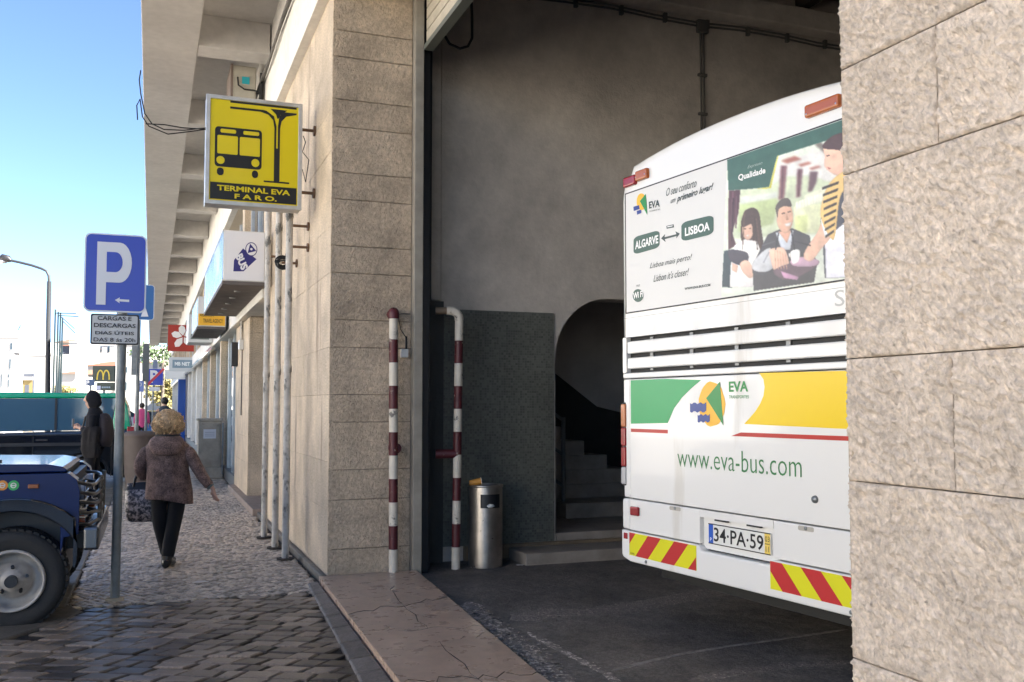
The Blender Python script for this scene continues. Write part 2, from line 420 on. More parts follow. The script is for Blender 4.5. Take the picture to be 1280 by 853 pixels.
# garage floor
def floor_h(x, y):
    e = 2.36 - .066 * (8.5 - y); w = max(0, 1 - abs(x - e - .12) / .22)
    n_ = mn.noise(Vector((x * 9, y * 9, 0))) * .6 + mn.noise(Vector((x * 25, y * 25, 3))) * .4
    return .012 + .008 * n_ * w + .002 * n_ + .004 * mn.noise(Vector((x * .8, y * .8, 7)))
def floor_grid():
    mb = MB(); nx, ny = 150, 150; x0, x1, y0, y1 = 2.0, 8.0, 1.7, 9.1; vs = []
    for j in range(ny + 1):
        for i in range(nx + 1):
            x = x0 + (x1 - x0) * i / nx; y = y0 + (y1 - y0) * j / ny
            vs.append((x, y, floor_h(x, y)))
    fs = [(j * (nx + 1) + i, j * (nx + 1) + i + 1, (j + 1) * (nx + 1) + i + 1, (j + 1) * (nx + 1) + i) for j in range(ny) for i in range(nx)]
    mb.add(vs, fs, 0, True); return mb
struct(floor_grid().build('garage_floor', ASPHALT))
struct(bx('garage_floor_inner', (2.0, 19, -5, 9.1, -.2, -.01), ASPHALT))
# worn white line and crumbled mortar scraps on the floor
WL = mat('worn_line', (.30, .27, .24), .9, var=(25, .5))
fl = bpy.data.objects['garage_floor']
def ground_patch(name, px, z, m, seed, parent, width=.04, th=.012):
    r_ = random.Random(seed); mb = MB()
    pts = [gz(x, y, z) for x, y in px]
    for a, b in zip(pts, pts[1:]):
        n = max(2, int((b - a).length / .035))
        for i in range(n):
            for _q in range(5):
              if r_.random() < .3: continue
              c = a.lerp(b, i / n) + Vector((r_.uniform(-1, 1) * width, r_.uniform(-1, 1) * width, 0)); q = r_.uniform(.003, .013)
              mb.prism([(c.x + q * 1.6 * math.cos(t) * r_.uniform(.6, 1.2), c.y + q * 1.6 * math.sin(t) * r_.uniform(.6, 1.2), z) for t in [k * 1.05 for k in range(6)]], (0, 0, th))
    o = mb.build(name, m, parent); o['kind'] = 'stuff'
def ribbon(name, px, width, m, seed, lift=.003):
    r_ = random.Random(seed); pts = [gz(x, y, .015) for x, y in px]; fine = []; NC = max(4, int(width / .03)); vs = []
    for a, b in zip(pts, pts[1:]):
        n = max(2, int((b - a).length / .03)); fine += [a.lerp(b, i / n) for i in range(n)]
    fine.append(pts[-1]); n = len(fine)
    for i, p in enumerate(fine):
        d = (fine[min(i + 1, n - 1)] - fine[max(i - 1, 0)]).normalized(); s_ = Vector((-d.y, d.x, 0)); w = width * (.5 + .7 * abs(mn.noise(Vector((i * .35, seed, 0)))) + .1 * r_.random()) * min(1, (i + 1) / 5, (n - i) / 5)
        for k in range(NC + 1):
            q = p + s_ * w * (2 * k / NC - 1); ed = .006 if k in (0, NC) else 0
            vs.append((q.x, q.y, floor_h(q.x, q.y) + lift - ed))
    c = NC + 1
    MB().add(vs, [(i * c + k, i * c + k + 1, (i + 1) * c + k + 1, (i + 1) * c + k) for i in range(n - 1) for k in range(NC)], 0, True).build(name, m, fl)
CRM = mat('crumbled_mortar', (.20, .172, .148), .85, var=[(30, .4)], stain=(38, .52, (.58, .50, .42)), bump=(45, .9, .012))
CRM2 = mat('crumbled_patch', (.20, .172, .148), .85, var=[(30, .4)], stain=(45, .57, (.42, .36, .30)), bump=(55, .9, .01))
WL = mat('worn_line', (.20, .172, .148), .85, stain=(24, .48, (.66, .62, .57)), bump=(60, .5, .003))
ribbon('worn_line_paint', [(765, 838), (810, 826), (850, 817), (905, 808), (960, 801), (1060, 787)], .035, WL, 1, .004)
ribbon('mortar_patch', [(585, 752), (600, 770), (625, 788), (660, 815), (700, 850), (730, 880)], .15, CRM, 2, .003)
ribbon('mortar_patch', [(640, 775), (690, 765), (740, 765), (800, 757), (880, 742), (960, 735)], .26, CRM2, 3, .002)
ribbon('mortar_patch', [(860, 850), (930, 838), (1000, 830), (1080, 826)], .12, CRM2, 4, .002)
ribbon('mortar_patch', [(660, 790), (700, 812), (760, 842), (800, 880)], .06, CRM, 5, .0035)
ground_patch('mortar_crumbs', [(590, 762), (620, 784), (650, 805), (690, 845)], .018, CRM, 2, fl, .11, .003)

# ============================================================ TERMINAL BUILDING
B = thing('terminal_building', 'long stone faced bus terminal building with deep concrete canopy and open garage bay', 'building', (FX, 8.6, 0))
zc = [0, .27, .71, .98, 1.41, 1.66, 2.09, 2.34, 2.77, 3.02, 3.45, 3.70, 4.12, 4.38, 4.78, 5.03, 5.46, 5.75]
YN = 8.56; XJ = 2.26
# left pillar core + blocks on its garage-side return
pil = bx('pillar', (FX + .02, XJ, YN + .02, 9.4, 0, 6.6), MORTAR, B)
for i in range(len(zc) - 1):
    MB().box(FX + .001, XJ - .004, YN - .004, YN + .03, zc[i] + .003, zc[i + 1] - .003).build('stone_block', STONE, pil, bevel=.004, seg=1)
# right pillar (near)
PY = 1.76
pr_ = bx('pillar', (FX + .03, XJ, -1.2, PY - .02, 0, 6.6), MORTAR, B)
def rough_block(y0, y1, z0, z1, X, step, seed):
    ny, nz_ = max(2, int((y1 - y0) / step)), max(2, int((z1 - z0) / step)); vs = []
    d1 = Vector((0, .62, .78)); d2 = Vector((0, .78, -.62))
    for j in range(nz_ + 1):
        for i in range(ny + 1):
            y = y0 + (y1 - y0) * i / ny; z = z0 + (z1 - z0) * j / nz_; p = Vector((seed, y, z))
            a, b_ = p.dot(d1), p.dot(d2)
            wv = .35 * mn.noise(Vector((y * 9, z * 9, seed)))
            s1 = mn.noise(Vector((a * 30 + wv * 6, b_ * 62 + wv * 8, seed)))
            r1 = (1 - abs(s1) * 2.4)
            s2 = mn.noise(Vector((a * 70, b_ * 95, seed + 5)))
            s3 = mn.noise(Vector((y * 12, z * 12, seed + 2)))
            s4 = mn.noise(Vector((y * 160, z * 160, seed)))
            h = .0035 * max(r1, -.5) + .0045 * max(0, 1 - abs(s1) * 8) + .0045 * max(0, 1 - abs(s2) * 6) - .004 * max(0, mn.noise(Vector((a * 45, b_ * 45, seed + 9))) - .25) * 3 + .006 * s3 + .0012 * s4
            e = min(y - y0, y1 - y, z - z0, z1 - z); k = min(1, e / .004)
            vs.append((X - h * k + (1 - k) * .003, y, z))
    n = ny + 1; fs = [(j * n + i, (j + 1) * n + i, (j + 1) * n + i + 1, j * n + i + 1) for j in range(nz_) for i in range(ny)]
    # plain sides reaching back
    m = MB(); m.add(vs, fs, 0, True)
    c = [vs[0], vs[ny], vs[-1], vs[-n]]; bk = [(X + .03, q[1], q[2]) for q in c]
    m.add(c + bk, [(0, 1, 5, 4), (1, 2, 6, 5), (2, 3, 7, 6), (3, 0, 4, 7)])
    return m
for i in range(len(zc) - 1):
    z0, z1 = zc[i] + .0015, zc[i + 1] - .0015
    if zc[i] == 1.41: z0 = 1.382
    if zc[i + 1] == 1.41: z1 = 1.379
    thin = (zc[i + 1] - zc[i]) < .3
    cuts = [PY, 1.475 if zc[i] > 2 else 1.455, 1.0, .4, -.2, -.8, -1.2] if thin else [PY, 1.12, .3, -.5, -1.2]
    for a, b_ in zip(cuts[1:], cuts):
        vis_ = b_ > 1.2 and z1 > .9 and z0 < 2.6
        rough_block(a + .0015, b_ - (.0015 if b_ < PY else 0), z0, z1, FX, .0042 if vis_ else .06, i + b_).build('stone_block', STONE_NEAR, pr_)
for i in range(len(zc) - 1):
    bx('stone_block', (FX + .004, XJ, PY - .02, PY + .004, zc[i] + .002, zc[i + 1] - .002), STONE, pr_)
# facade beyond the pillar: smooth facing slabs, y 8.56 .. 14.1
fac = bx('wall', (FX + .03, FX + .4, YN + .04, 13.9, 0, 6.6), MORTAR, B)
fr = random.Random(4)
zf = [0.0, .62, 1.05, 1.66, 2.09, 2.77, 3.2, 3.9, 4.3, 5.0, 5.5]
for i in range(len(zf) - 1):
    yc = [YN + .003, 8.56 + fr.uniform(1.0, 1.9)]
    while yc[-1] < 13.9: yc.append(min(13.9, yc[-1] + fr.uniform(1.2, 1.7)))
    for a, b_ in zip(yc, yc[1:]):
        if b_ - a < .05: continue
        MB().box(FX + fr.uniform(-.002, .001), FX + .04, a + .0008, b_ - .001, zf[i] + .0015, zf[i + 1] - .0015).build('facing_slab', STONE_FACE, fac)
bx('skirting', (FX - .06, FX - .006, YN - .03, 14.0, -.05, .05), KERB, B, bevel=.01)
# recessed doorway 13.9..17.1
bx('reveal', (FX + .42, FX + .8, 13.6, 17.2, 0, 3.05), mat('door_recess_wall', (.3, .25, .2), .8, var=(3, .3)), B)
dr = bx('door', (FX + .36, FX + .41, 14.2, 15.9, .12, 2.9), mat('dark_door', (.02, .02, .022), .3), B)
for a in (14.2, 15.03, 15.86): bx('door_frame', (FX + .33, FX + .37, a, a + .05, .12, 2.9), ALU, dr)
bx('doorstep', (FX - .12, FX + .36, 13.95, 18.6, -.02, .09), mat('pink_step', (.30, .23, .19), .5, var=(6, .3)), B, bevel=.01)
# stone pier 16.1 .. 18.7
pier = bx('pillar', (FX + .03, FX + .35, 16.13, 18.68, 0, 3.05), MORTAR, B)
for i in range(len(zf) - 1):
    if zf[i] > 2.9: break
    z1 = min(zf[i + 1], 3.03)
    MB().box(FX, FX + .04, 16.1, 17.4, zf[i] + .002, z1 - .002).build('facing_slab', STONE_FACE, pier)
    MB().box(FX, FX + .04, 17.405, 18.7, zf[i] + .002, z1 - .002).build('facing_slab', STONE_FACE, pier)
    MB().box(FX + .045, FX + .35, 16.1, 16.13, zf[i] + .002, z1 - .002).build('facing_slab', STONE_FACE, pier)
# lintel band, transom windows and pilasters above the shops
bx('lintel', (FX - .10, FX + .4, 13.3, 78, 3.05, 3.42), WHITE_CONC, B, bevel=.01)
bx('transom_wall', (FX + .2, FX + .5, 13.9, 78, 3.42, 5.36), mat('ochre_render', (.42, .33, .22), .85, var=(2, .2)), B)
for k in range(18):
    y0 = 14.2 + 3.6 * k
    if y0 > 76: break
    bx('pilaster', (FX + .02, FX + .3, y0 - .25, y0 + .15, 3.42, 5.36), STONE_FACE, B)
    wf = bx('window', (FX + .13, FX + .21, y0 + .5, y0 + 3.0, 3.55, 5.2), mat('blue_grey_glass', (.06, .09, .13), .06, spec=1), B)
    for a in (y0 + .5, y0 + 1.7, y0 + 2.94): bx('window_frame', (FX + .1, FX + .14, a, a + .06, 3.55, 5.2), ALU, wf)
# shopfront
bx('shop_back_wall', (FX + 3.2, FX + 3.4, 18.7, 78, 0, 3.05), mat('shop_wall', (.6, .58, .52), .8, var=(.6, .4)), B)
bx('sill', (FX + .0, FX + .3, 18.72, 78, 0, .22), mat('dark_sill', (.1, .09, .085), .4), B)
y0 = 18.72; k = 0
while y0 < 76:
    w = 1.35
    bx('shop_window', (FX + .10, FX + .115, y0 + .05, y0 + w - .05, .24, 3.0), SHOPG, B)
    st = k % 3 == 2
    if st: bx('shop_column', (FX - .02, FX + .2, y0 + w - .16, y0 + w + .16, .22, 3.05), STONE_FACE if y0 < 30 else WHITE_CONC, B)
    else: bx('mullion', (FX + .06, FX + .16, y0 + w - .045, y0 + w + .045, .22, 3.05), ALU, B)
    bx('poster', (FX + .30, FX + .31, y0 + .3, y0 + .95, .7 + .5 * (k % 2), 1.5 + .5 * (k % 2)), mat(['poster_red', 'poster_blue', 'poster_white', 'poster_green'][k % 4], [(.4, .05, .05), (.05, .12, .4), (.7, .7, .7), (.05, .3, .12)][k % 4], .5), B)
    y0 += w; k += 1
bx('rail', (FX - .16, FX - .07, 24, 74, 2.94, 3.03), CHROME, B)
bx('blue_panel', (FX - .35, FX - .02, 46, 46.6, .0, 2.9), mat('blue_panel', (.01, .07, .35), .4), B)
# canopy
CX0, CX1, CZ = -.2, .48, 6.2
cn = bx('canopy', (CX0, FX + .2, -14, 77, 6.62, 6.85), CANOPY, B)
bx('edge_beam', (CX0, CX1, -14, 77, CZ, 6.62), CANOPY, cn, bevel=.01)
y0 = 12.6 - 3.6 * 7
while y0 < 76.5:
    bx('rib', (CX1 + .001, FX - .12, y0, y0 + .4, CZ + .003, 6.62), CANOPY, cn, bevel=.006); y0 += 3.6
bm_ = MB().box(FX - .1, FX + .02, -14, 77.5, 5.40, 6.85).build('beam', WHITE_CONC, B, bevel=.008)
bx('wall', (FX + .03, FX + .4, -1.2, 14, 5.75, 6.85), WHITE_CONC, B)
# garage shutter box under beam
SH = mat('perforated_shutter', (.5, .45, .36), .6, var=(10, .15), bump=(60, .4))
lt = gx(538, 57, 2.40)
shb = bx('roller_shutter', (2.37, 2.41, PY - .3, lt.y, lt.z, 6.3), SH, B)
for k in range(8):
    bx('shutter_slat', (2.355, 2.368, PY - .3, lt.y - .02, lt.z + .02 + .11 * k, lt.z + .12 + .11 * k), SH, shb, bevel=.004)
bx('shutter_bottom_bar', (2.34, 2.43, PY - .3, lt.y + .01, lt.z - .05, lt.z + .0), mat('green_grey_metal', (.12, .13, .11), .5), shb)
# upper floors
uf = bx('upper_floors', (FX + .05, 20, -20, 77, 6.86, 10.8), mat('rendered_upper_wall', (.55, .5, .42), .85, var=(.5, .2)), B)
for k in range(26):
    for z in (8,): bx('window', (FX + .0, FX + .06, -18 + k * 3.6, -16.4 + k * 3.6, z, z + 1.6), GLASSD, uf)
bx('end_wall', (FX + .05, 20, 76.8, 77, 0, 6.85), WHITE_CONC, B)
bx('wall', (FX + .05, FX + .5, -20, -1.2, 0, 6.85), STONE_FACE, B)
# garage interior
WY = 9.1
def arch_wall():
    x0, x1, zt = XJ - .3, 19, 6.6; ax0, ax1 = 3.96, 5.55; sz, rz = 2.05, .66   # arch: springs at 2.05, crown 2.71
    pts = [(ax0, 0)] + [(ax0, sz)]
    for i in range(1, 10):
        t = R(180 - 90 * i / 9); pts.append((ax0 + .62 + .62 * math.cos(t), sz + rz * math.sin(t)))
    for i in range(0, 10):
        t = R(90 - 90 * i / 9); pts.append((ax1 - .62 + .62 * math.cos(t), sz + rz * math.sin(t)))
    pts.append((ax1, 0)); m = MB()
    poly = [(x0, 0)] + pts + [(x1, 0), (x1, zt), (x0, zt)]
    m.prism([(p[0], WY, p[1]) for p in poly], (0, .3, 0)); return m, pts
aw, apts = arch_wall(); gw = aw.build('garage_side_wall', PLASTER, B)
bx('garage_back_wall', (18.8, 19, -5, 9.1, 0, 6.6), PLASTER, B)
bx('garage_near_wall', (FX + .45, 19, -5.2, -5, 0, 6.6), PLASTER, B)
bx('garage_ceiling', (FX + .45, 19, -5, 9.4, 6.55, 6.65), mat('dark_ceiling', (.07, .06, .05), .9, var=(1, .3)), B)
lb = gy(900, 35, WY - .2)
bx('ledge_beam', (XJ - .2, 18.8, WY - .22, WY - .002, 5.98, 6.22), PLASTER, B, bevel=.015)
for k in range(9):
    x = 4.6 + 1.25 * k; bx('ceiling_joist', (x, x + .12, -5, WY - .0, 6.28, 6.53), mat('rusty_steel', (.06, .045, .035), .7), B)
for y in (2.5, 5.0, 7.4): bx('ceiling_girder', (XJ, 18.8, y, y + .15, 6.2, 6.27), mat('rusty_steel', 0), B)
# mosaic dado and black channel
def mosaic():
    m = bpy.data.materials.new('green_mosaic'); m.use_nodes = True; n, l = m.node_tree.nodes, m.node_tree.links; b = n['Principled BSDF']
    tc = n.new('ShaderNodeTexCoord'); sp = n.new('ShaderNodeSeparateXYZ'); cb = n.new('ShaderNodeCombineXYZ'); l.new(tc.outputs['Object'], sp.inputs[0])
    l.new(sp.outputs['X'], cb.inputs['X']); l.new(sp.outputs['Z'], cb.inputs['Y'])
    br = n.new('ShaderNodeTexBrick'); br.offset = 0; br.inputs['Scale'].default_value = 1; br.inputs['Brick Width'].default_value = .026; br.inputs['Row Height'].default_value = .026
    br.inputs['Mortar Size'].default_value = .0022; br.inputs['Color1'].default_value = (.12, .124, .105, 1); br.inputs['Color2'].default_value = (.22, .225, .19, 1); br.inputs['Mortar'].default_value = (.2, .2, .17, 1)
    l.new(cb.outputs[0], br.inputs['Vector'])
    nt = n.new('ShaderNodeTexNoise'); nt.inputs['Scale'].default_value = 1.6; l.new(cb.outputs[0], nt.inputs['Vector'])
    mx = n.new('ShaderNodeMix'); mx.data_type = 'RGBA'; mx.blend_type = 'MULTIPLY'; mx.inputs['Factor'].default_value = .6
    l.new(br.outputs['Color'], mx.inputs['A']); l.new(nt.outputs['Fac'], mx.inputs['B']); l.new(mx.outputs['Result'], b.inputs['Base Color'])
    bp = n.new('ShaderNodeBump'); bp.invert = True; bp.inputs['Distance'].default_value = .004; l.new(br.outputs['Fac'], bp.inputs['Height']); l.new(bp.outputs[0], b.inputs['Normal'])
    b.inputs['Roughness'].default_value = .4; return m
bx('mosaic_dado', (2.72, 3.935, WY - .025, WY - .001, .16, 2.53), mosaic(), B)
bx('dark_corner_strip', (2.50, 2.715, WY - .08, WY - .001, 0, 2.6), DARKWALL, B)
bx('corner_plaster_strip', (2.52, 2.70, WY - .06, WY - .001, 2.61, 6.5), PLASTER, B, bevel=.02)
bx('door_jamb_channel', (XJ, XJ + .085, YN - .10, YN + .04, .01, 6.3), mat('grey_cream_metal', (.33, .30, .25), .5, var=(5, .25)), B, bevel=.006)
bx('shutter_guide', (XJ + .09, XJ + .17, YN - .02, YN + .1, 0, 6.3), BLKPL, B, bevel=.006)
bx('shutter_guide', (XJ + .185, XJ + .25, YN + .2, YN + .5, 0, 6.3), BLKPL, B)
bx('guide_edge', (XJ + .172, XJ + .184, YN + .05, YN + .09, 0, 4.9), GALV, B)
bx('kick_plinth', (2.95, 5.6, WY - .05, WY - .001, 0, .155), mat('tan_skirting', (.2, .145, .09), .6, var=(6, .3)), B)
# doorway steps
STEPM = mat('worn_step_stone', (.30, .26, .22), .5, var=(5, .3), bump=(20, .2))
bx('step', (3.42, 5.9, WY - .52, WY - .05, 0, .125), STEPM, B, bevel=.012)
bx('step', (3.965, 5.545, WY - .03, WY + .6, .155, .24), STEPM, B, bevel=.01)
# stairwell
bx('stairwell_floor', (3.0, 8, WY + .3, WY + 3.6, .0, .22), STEPM, B)
bx('stairwell_wall', (2.9, 8, WY + 3.0, WY + 3.2, 0, 6.5), mat('stair_wall_pale', (.6, .57, .54), .85, var=(2, .2)), B)
m = MB(); m.prism([(3.4, WY + 2.99, .2), (7.5, WY + 2.99, .2), (7.5, WY + 2.99, 1.2), (5.9, WY + 2.99, 1.55), (3.4, WY + 2.99, 3.35)], (0, -.012, 0)); m.build('stair_dado', DARKWALL, B)
bx('stairwell_wall', (7.8, 8, WY + .3, WY + 3.2, 0, 6.5), PLASTER, B)
bx('stairwell_wall', (2.9, 3.1, WY + .3, WY + 3.2, 0, 6.5), PLASTER, B)
bx('stairwell_ceiling', (2.9, 8, WY + .3, WY + 3.2, 4.4, 4.6), PLASTER, B)
stair = bx('stair', (4.62, 6.6, WY + 1.2, WY + 2.9, .222, .40), STEPM, B, bevel=.008)
for k in range(1, 6):
    bx('stair_step', (4.62 - .0 - .26 * k + (.0), 6.4 - .32 * k, WY + 1.75 , WY + 2.9 , .40 + .18 * (k - 1) + .001, .40 + .18 * k), STEPM, stair, bevel=.008)
HR = mat('grey_handrail', (.12, .12, .12), .5)
hr = MB().tube([(4.72, WY + 1.5, .40), (4.72, WY + 1.5, 1.42)], .026, 10).build('handrail', HR, B)
for dz in (0, .42, .8): MB().tube([(4.72, WY + 1.5, 1.38 - dz), (3.6, WY + 1.5, 2.15 - dz)], .02, 8).build('rail_bar', HR, hr)
# cable conduit on the plaster wall
CD = mat('conduit_grey', (.12, .11, .10), .7)
cdx = gy(876, 35, WY).x
o = thing('wall_conduit', 'grey twin conduit with junction box running down the plaster wall above the bus', 'conduit', (cdx, WY - .02, 3.3))
for dx in (-.02, .02): MB().tube([(cdx + dx, WY - .02, 3.2), (cdx + dx, WY - .02, 5.85)], .011, 6).build('pipe', CD, o)
bx('junction_box', (cdx - .07, cdx + .07, WY - .06, WY - .003, 5.8, 5.95), CD, o, bevel=.01)
for z in (3.5, 3.95, 4.4, 4.85, 5.3): bx('clip', (cdx - .055, cdx + .055, WY - .04, WY - .003, z, z + .03), CD, o)
o2 = MB()
for k, dz in enumerate((0, -.04)):
    o2.tube([(cdx - 2.8 + .55 * i, WY - .03, 5.93 + dz - .02 * math.sin(i * 1.7)) for i in range(16)], .011, 6)
cb_ = o2.build('electric_cable', CD); tag(cb_, 'pair of grey cables clipped below the concrete ledge high on the garage wall', 'cable')
for i in range(14): bx('clip', (cdx - 2.7 + .55 * i, cdx - 2.66 + .55 * i, WY - .045, WY - .003, 5.86, 5.96), CD, cb_, world=False)
for o_ in [ob for ob in cb_.children]: pass
# cable hanging by the shutter end
cc = MB().tube([gy(*p, 8.95) for p in ((556, 45), (562, 55), (575, 61), (585, 58), (590, 48), (590, 20), (588, -20))], .014, 8).build('hanging_cable', BLACK)
tag(cc, 'black cable looping from the end of the raised shutter beside the plaster wall', 'cable')

# ============================================================ striped posts, bin
def striped(px_base, px_top, Y, label, elbow, first, n, topmat):
    base = gz(*px_base); base.z = .0
    if not elbow: base = Vector((gy(px_base[0], 718, 8.44).x, 8.44, 0.05))
    top = gy(px_top[0], px_top[1], base.y); H = top.z - base.z
    t = thing('striped_post', label, 'post', base, 0, 'red and white striped guard posts at the garage mouth')
    dx = top.x - base.x
    def P(z): return Vector((dx * z / H, 0, z))
    segs = n; z = 0
    for i in range(segs):
        z1 = H * (i + 1) / segs - (.02 if i == segs - 1 else 0)
        MB().tube([P(z + .001), P(z1)], .041, 20).build('stripe', [WPAINT, RPAINT][(i + first) % 2], t, world=False)
        z = z1
    if elbow:
        c = P(H - .02)
        MB().tube([c, c + Vector((-.005, 0, .04)), c + Vector((-.03, .0, .075)), c + Vector((-.07, .01, .09)), c + Vector((-.12, .02, .09))], .044, 16).build('elbow', WPAINT, t, world=False)
        MB().tube([c + Vector((-.10, .02, .09)), c + Vector((-.22, .05, .09))], .035, 12).build('wall_tube', mat('brown_metal', (.2, .14, .09), .5), t, world=False)
        MB().tube([(-.0 + P(1.15).x, 0, 1.10), (-.2 + P(1.1).x, .05, 1.10)], .045, 12).build('wall_fixing', RPAINT, t, world=False)
    else:
        c = P(H - .02)
        MB().lathe([(.05, 0), (.052, .05), (.045, .08), (.025, .1), (.0, .105)], c).build('cap', topmat, t, world=False)
        MB().tube([c + Vector((0, 0, .05)), c + Vector((.0, .13, .05))], .04, 10).build('wall_fixing', RPAINT, t, world=False)
        MB().tube([Vector((.02, 0, 1.12)), Vector((.02, .13, 1.12))], .05, 10).build('wall_fixing', RPAINT, t, world=False)
    return t
striped((491.5, 724), (492, 396), 0, 'red and white striped post standing against the stone pillar', False, 0, 11, RPAINT)
striped((569.5, 713), (574, 398), 0, 'leaning striped post with bent top standing beside the metal litter bin', True, 0, 11, WPAINT)
# litter bin
bb = gz(611, 711); H = (711 - 612) * bb.dot(FW) / FPX * 1.0
t = thing('litter_bin', 'dull steel cylinder ash bin with dark slot against the green mosaic wall', 'litter bin', (bb.x, bb.y + .1, 0))
r0 = .165
def bin_body():
    m = MB(); n = 40; zs = [0, .03, .2, .45, .58, .71, .78]
    gap = lambda i, j: (zs[j] == .58) and 26 <= i % n <= 33
    vs = []
    for z in zs:
        for i in range(n):
            a = 2 * math.pi * i / n; k = 1 + .006 * mn.noise(Vector((math.cos(a) * 2, math.sin(a) * 2, z * 5))); vs.append((r0 * k * math.cos(a), r0 * k * math.sin(a), z))
    fs = [(j * n + i, j * n + (i + 1) % n, (j + 1) * n + (i + 1) % n, (j + 1) * n + i) for j in range(len(zs) - 1) for i in range(n) if not gap(i, j)]
    m.add(vs, fs, 0, True); return m
bin_body().build('body', STEEL, t, world=False)
MB().lathe([(.15, .01), (.15, .74)]).build('liner', BLKPL, t, world=False)
MB().ring((0, 0, .775), (0, 0, 1), .135, .172, .02).build('rim', STEEL, t, world=False)
MB().lathe([(.135, .76), (.11, .745), (0, .74)]).build('ash_tray', STEEL, t, world=False)
MB().blob((.0, -.153, .60), (.035, .012, .018), 1, .4).build('litter', WPLAS, t, world=False)
cup = MB().cyl((-.17, -.02, .815), (-.06, -.04, .83), .024, .035, 16).build('paper_cup', [mat('cup_orange', (.6, .28, .05), .5)]); 
for v in cup.data.vertices: v.co += Vector((bb.x, bb.y + .1, 0))
tag(cup, 'orange paper cup lying on top of the steel litter bin', 'cup')
MB().ring(Vector((-.062, -.04, .83)) + Vector((bb.x, bb.y + .1, 0)), (1, -.18, .14), .03, .037, .006).build('rim', WPLAS, cup, world=False)
# small box and wire on the pillar
p = gy(505, 442, YN - .02)
o = thing('junction_box', 'small pale junction box with a thin wire beside the striped post', 'junction box', p)
bx('box', (p.x - .035, p.x + .035, YN - .05, YN - .001, p.z - .04, p.z + .04), WPLAS, o, bevel=.006)
bx('conduit', (p.x + .015, p.x + .03, YN - .02, YN - .001, p.z + .04, p.z + .16), BLKPL, o)
MB().tube([(p.x + .02, YN - .01, p.z + .15), (p.x - .03, YN - .012, p.z + .22), (p.x - .06, YN - .012, p.z + .36), (p.x - .02, YN - .012, p.z + .37), (p.x + .06, YN - .01, p.z + .37)], .004, 5).build('wire', BLKPL, o)

# ============================================================ wall pipes
def wpipe(pxb, label, ztop, r, brk):
    b = gz(*pxb); t = thing('wall_pipe', label, 'pipe', (b.x, b.y, 0), 0, 'three white pipes rising from the pavement along the stone wall')
    pts = [(0, 0, -.02), (0, 0, 1.0), (.0, 0, 2.5), (0, 0, ztop)]
    MB().tube(pts, r, 16).build('pipe', WPIPE, t, world=False)
    for z in (1.9, 3.5): MB().tube([(0, 0, z), (0, 0, z + .07)], r + .006, 16).build('collar', WPIPE, t, world=False)
    MB().tube([(0, 0, 0), (0, 0, .02)], r * 2.4, 14).build('mortar_foot', SAND, t, world=False)
    for z in brk: MB().tube([(0, 0, z), (FX - b.x - .02, 0, z)], .014, 8).build('bracket', mat('rusty_bracket', (.16, .09, .05), .7), t, world=False); MB().lathe([(.045, 0), (.045, .02)], (FX - b.x - .02, 0, z), 'x').build('flange', mat('rusty_bracket', 0), t, world=False)
    return t
wpipe((330, 673), 'white pipe farthest along the wall, beside the dark doorway', 4.4, .036, [3.35])
wpipe((343.5, 686), 'middle white pipe of three with coiled wire beside it', 4.25, .036, [3.15])
wpipe((356.5, 700), 'white pipe nearest the pillar corner with large rusty bracket', 4.05, .036, [3.42, 3.2])
c0 = gx(352, 328, 1.30); m = MB()
cz = random.Random(8)
for k in range(5):
    r_ = cz.uniform(.06, .1); m.tube([c0 + Vector((r_ * math.cos(t / 12 * 6.283) * .8, -.07 - .01 * k, r_ * .7 * math.sin(t / 12 * 6.283) - .01 * k)) for t in range(13)], .008, 6)
tag(m.build('coiled_wire', BLACK), 'coil of black wire hung on the white wall pipes below the yellow terminal sign', 'wire')

# ============================================================ TERMINAL SIGN
SY = 9.4
t = thing('terminal_sign', 'square yellow illuminated sign with black bus pictogram reading TERMINAL EVA FARO', 'sign', (1.0, SY, 3.7))
BL, BR_, TL = gy(256, 254, SY), gy(376, 263, SY), gy(260, 119, SY); X0, X1, Z0, Z1 = BL.x, BR_.x, (BL.z + BR_.z) / 2, (TL.z + gy(378, 131, SY).z) / 2
def sgp(x, y):   # crop px -> plane (bilinear in rectified sign)
    x = 170 + x / 3.16; y = y / 3.16
    p_ = gy(x, y, SY - .02); return p_
YEL = flat('sign_yellow', '#d8c400', .35, .2); SBK = flat('sign_black', '#141414')
bx('sign_box', (X0, X1, SY, SY + .2, Z0, Z1), ALU, t, bevel=.008)
fr_ = .035
for d in ((X0 - .004, X0 + fr_, Z0 - .004, Z1 + .004), (X1 - fr_, X1 + .004, Z0 - .004, Z1 + .004), (X0 + fr_, X1 - fr_, Z0 - .004, Z0 + fr_), (X0 + fr_, X1 - fr_, Z1 - fr_, Z1 + .004)):
    bx('frame', (d[0], d[1], SY - .02, SY + .01, d[2], d[3]), ALU, t, bevel=.003)
bx('face', (X0 + fr_, X1 - fr_, SY - .008, SY - .001, Z0 + fr_, Z1 - fr_), YEL, t)
TOW = (0, -1, 0)
SW, SHh = X1 - X0, Z1 - Z0
def sp(u, v, k=0): return Vector((X0 + SW * u, SY - .010 - k, Z0 + SHh * v))     # u,v in sign fractions
def sdec(name, pts, m, k=0): return MB().prism([sp(u, v, k) for u, v in pts], (0, .0015, 0)).build(name, m, t)
def R4(u0, u1, v0, v1): return [(u0, v0), (u1, v0), (u1, v1), (u0, v1)]
sdec('name_band', R4(.05, .95, .045, .20), SBK)
text('TERMINAL EVA', sp(.12, .125, .002), sp(.88, .125, .002), sp(.12, .175, .002), YEL, t, TOW, bold=.03)
text('F A R O.', sp(.30, .06, .002), sp(.74, .06, .002), sp(.30, .105, .002), YEL, t, TOW, bold=.03)
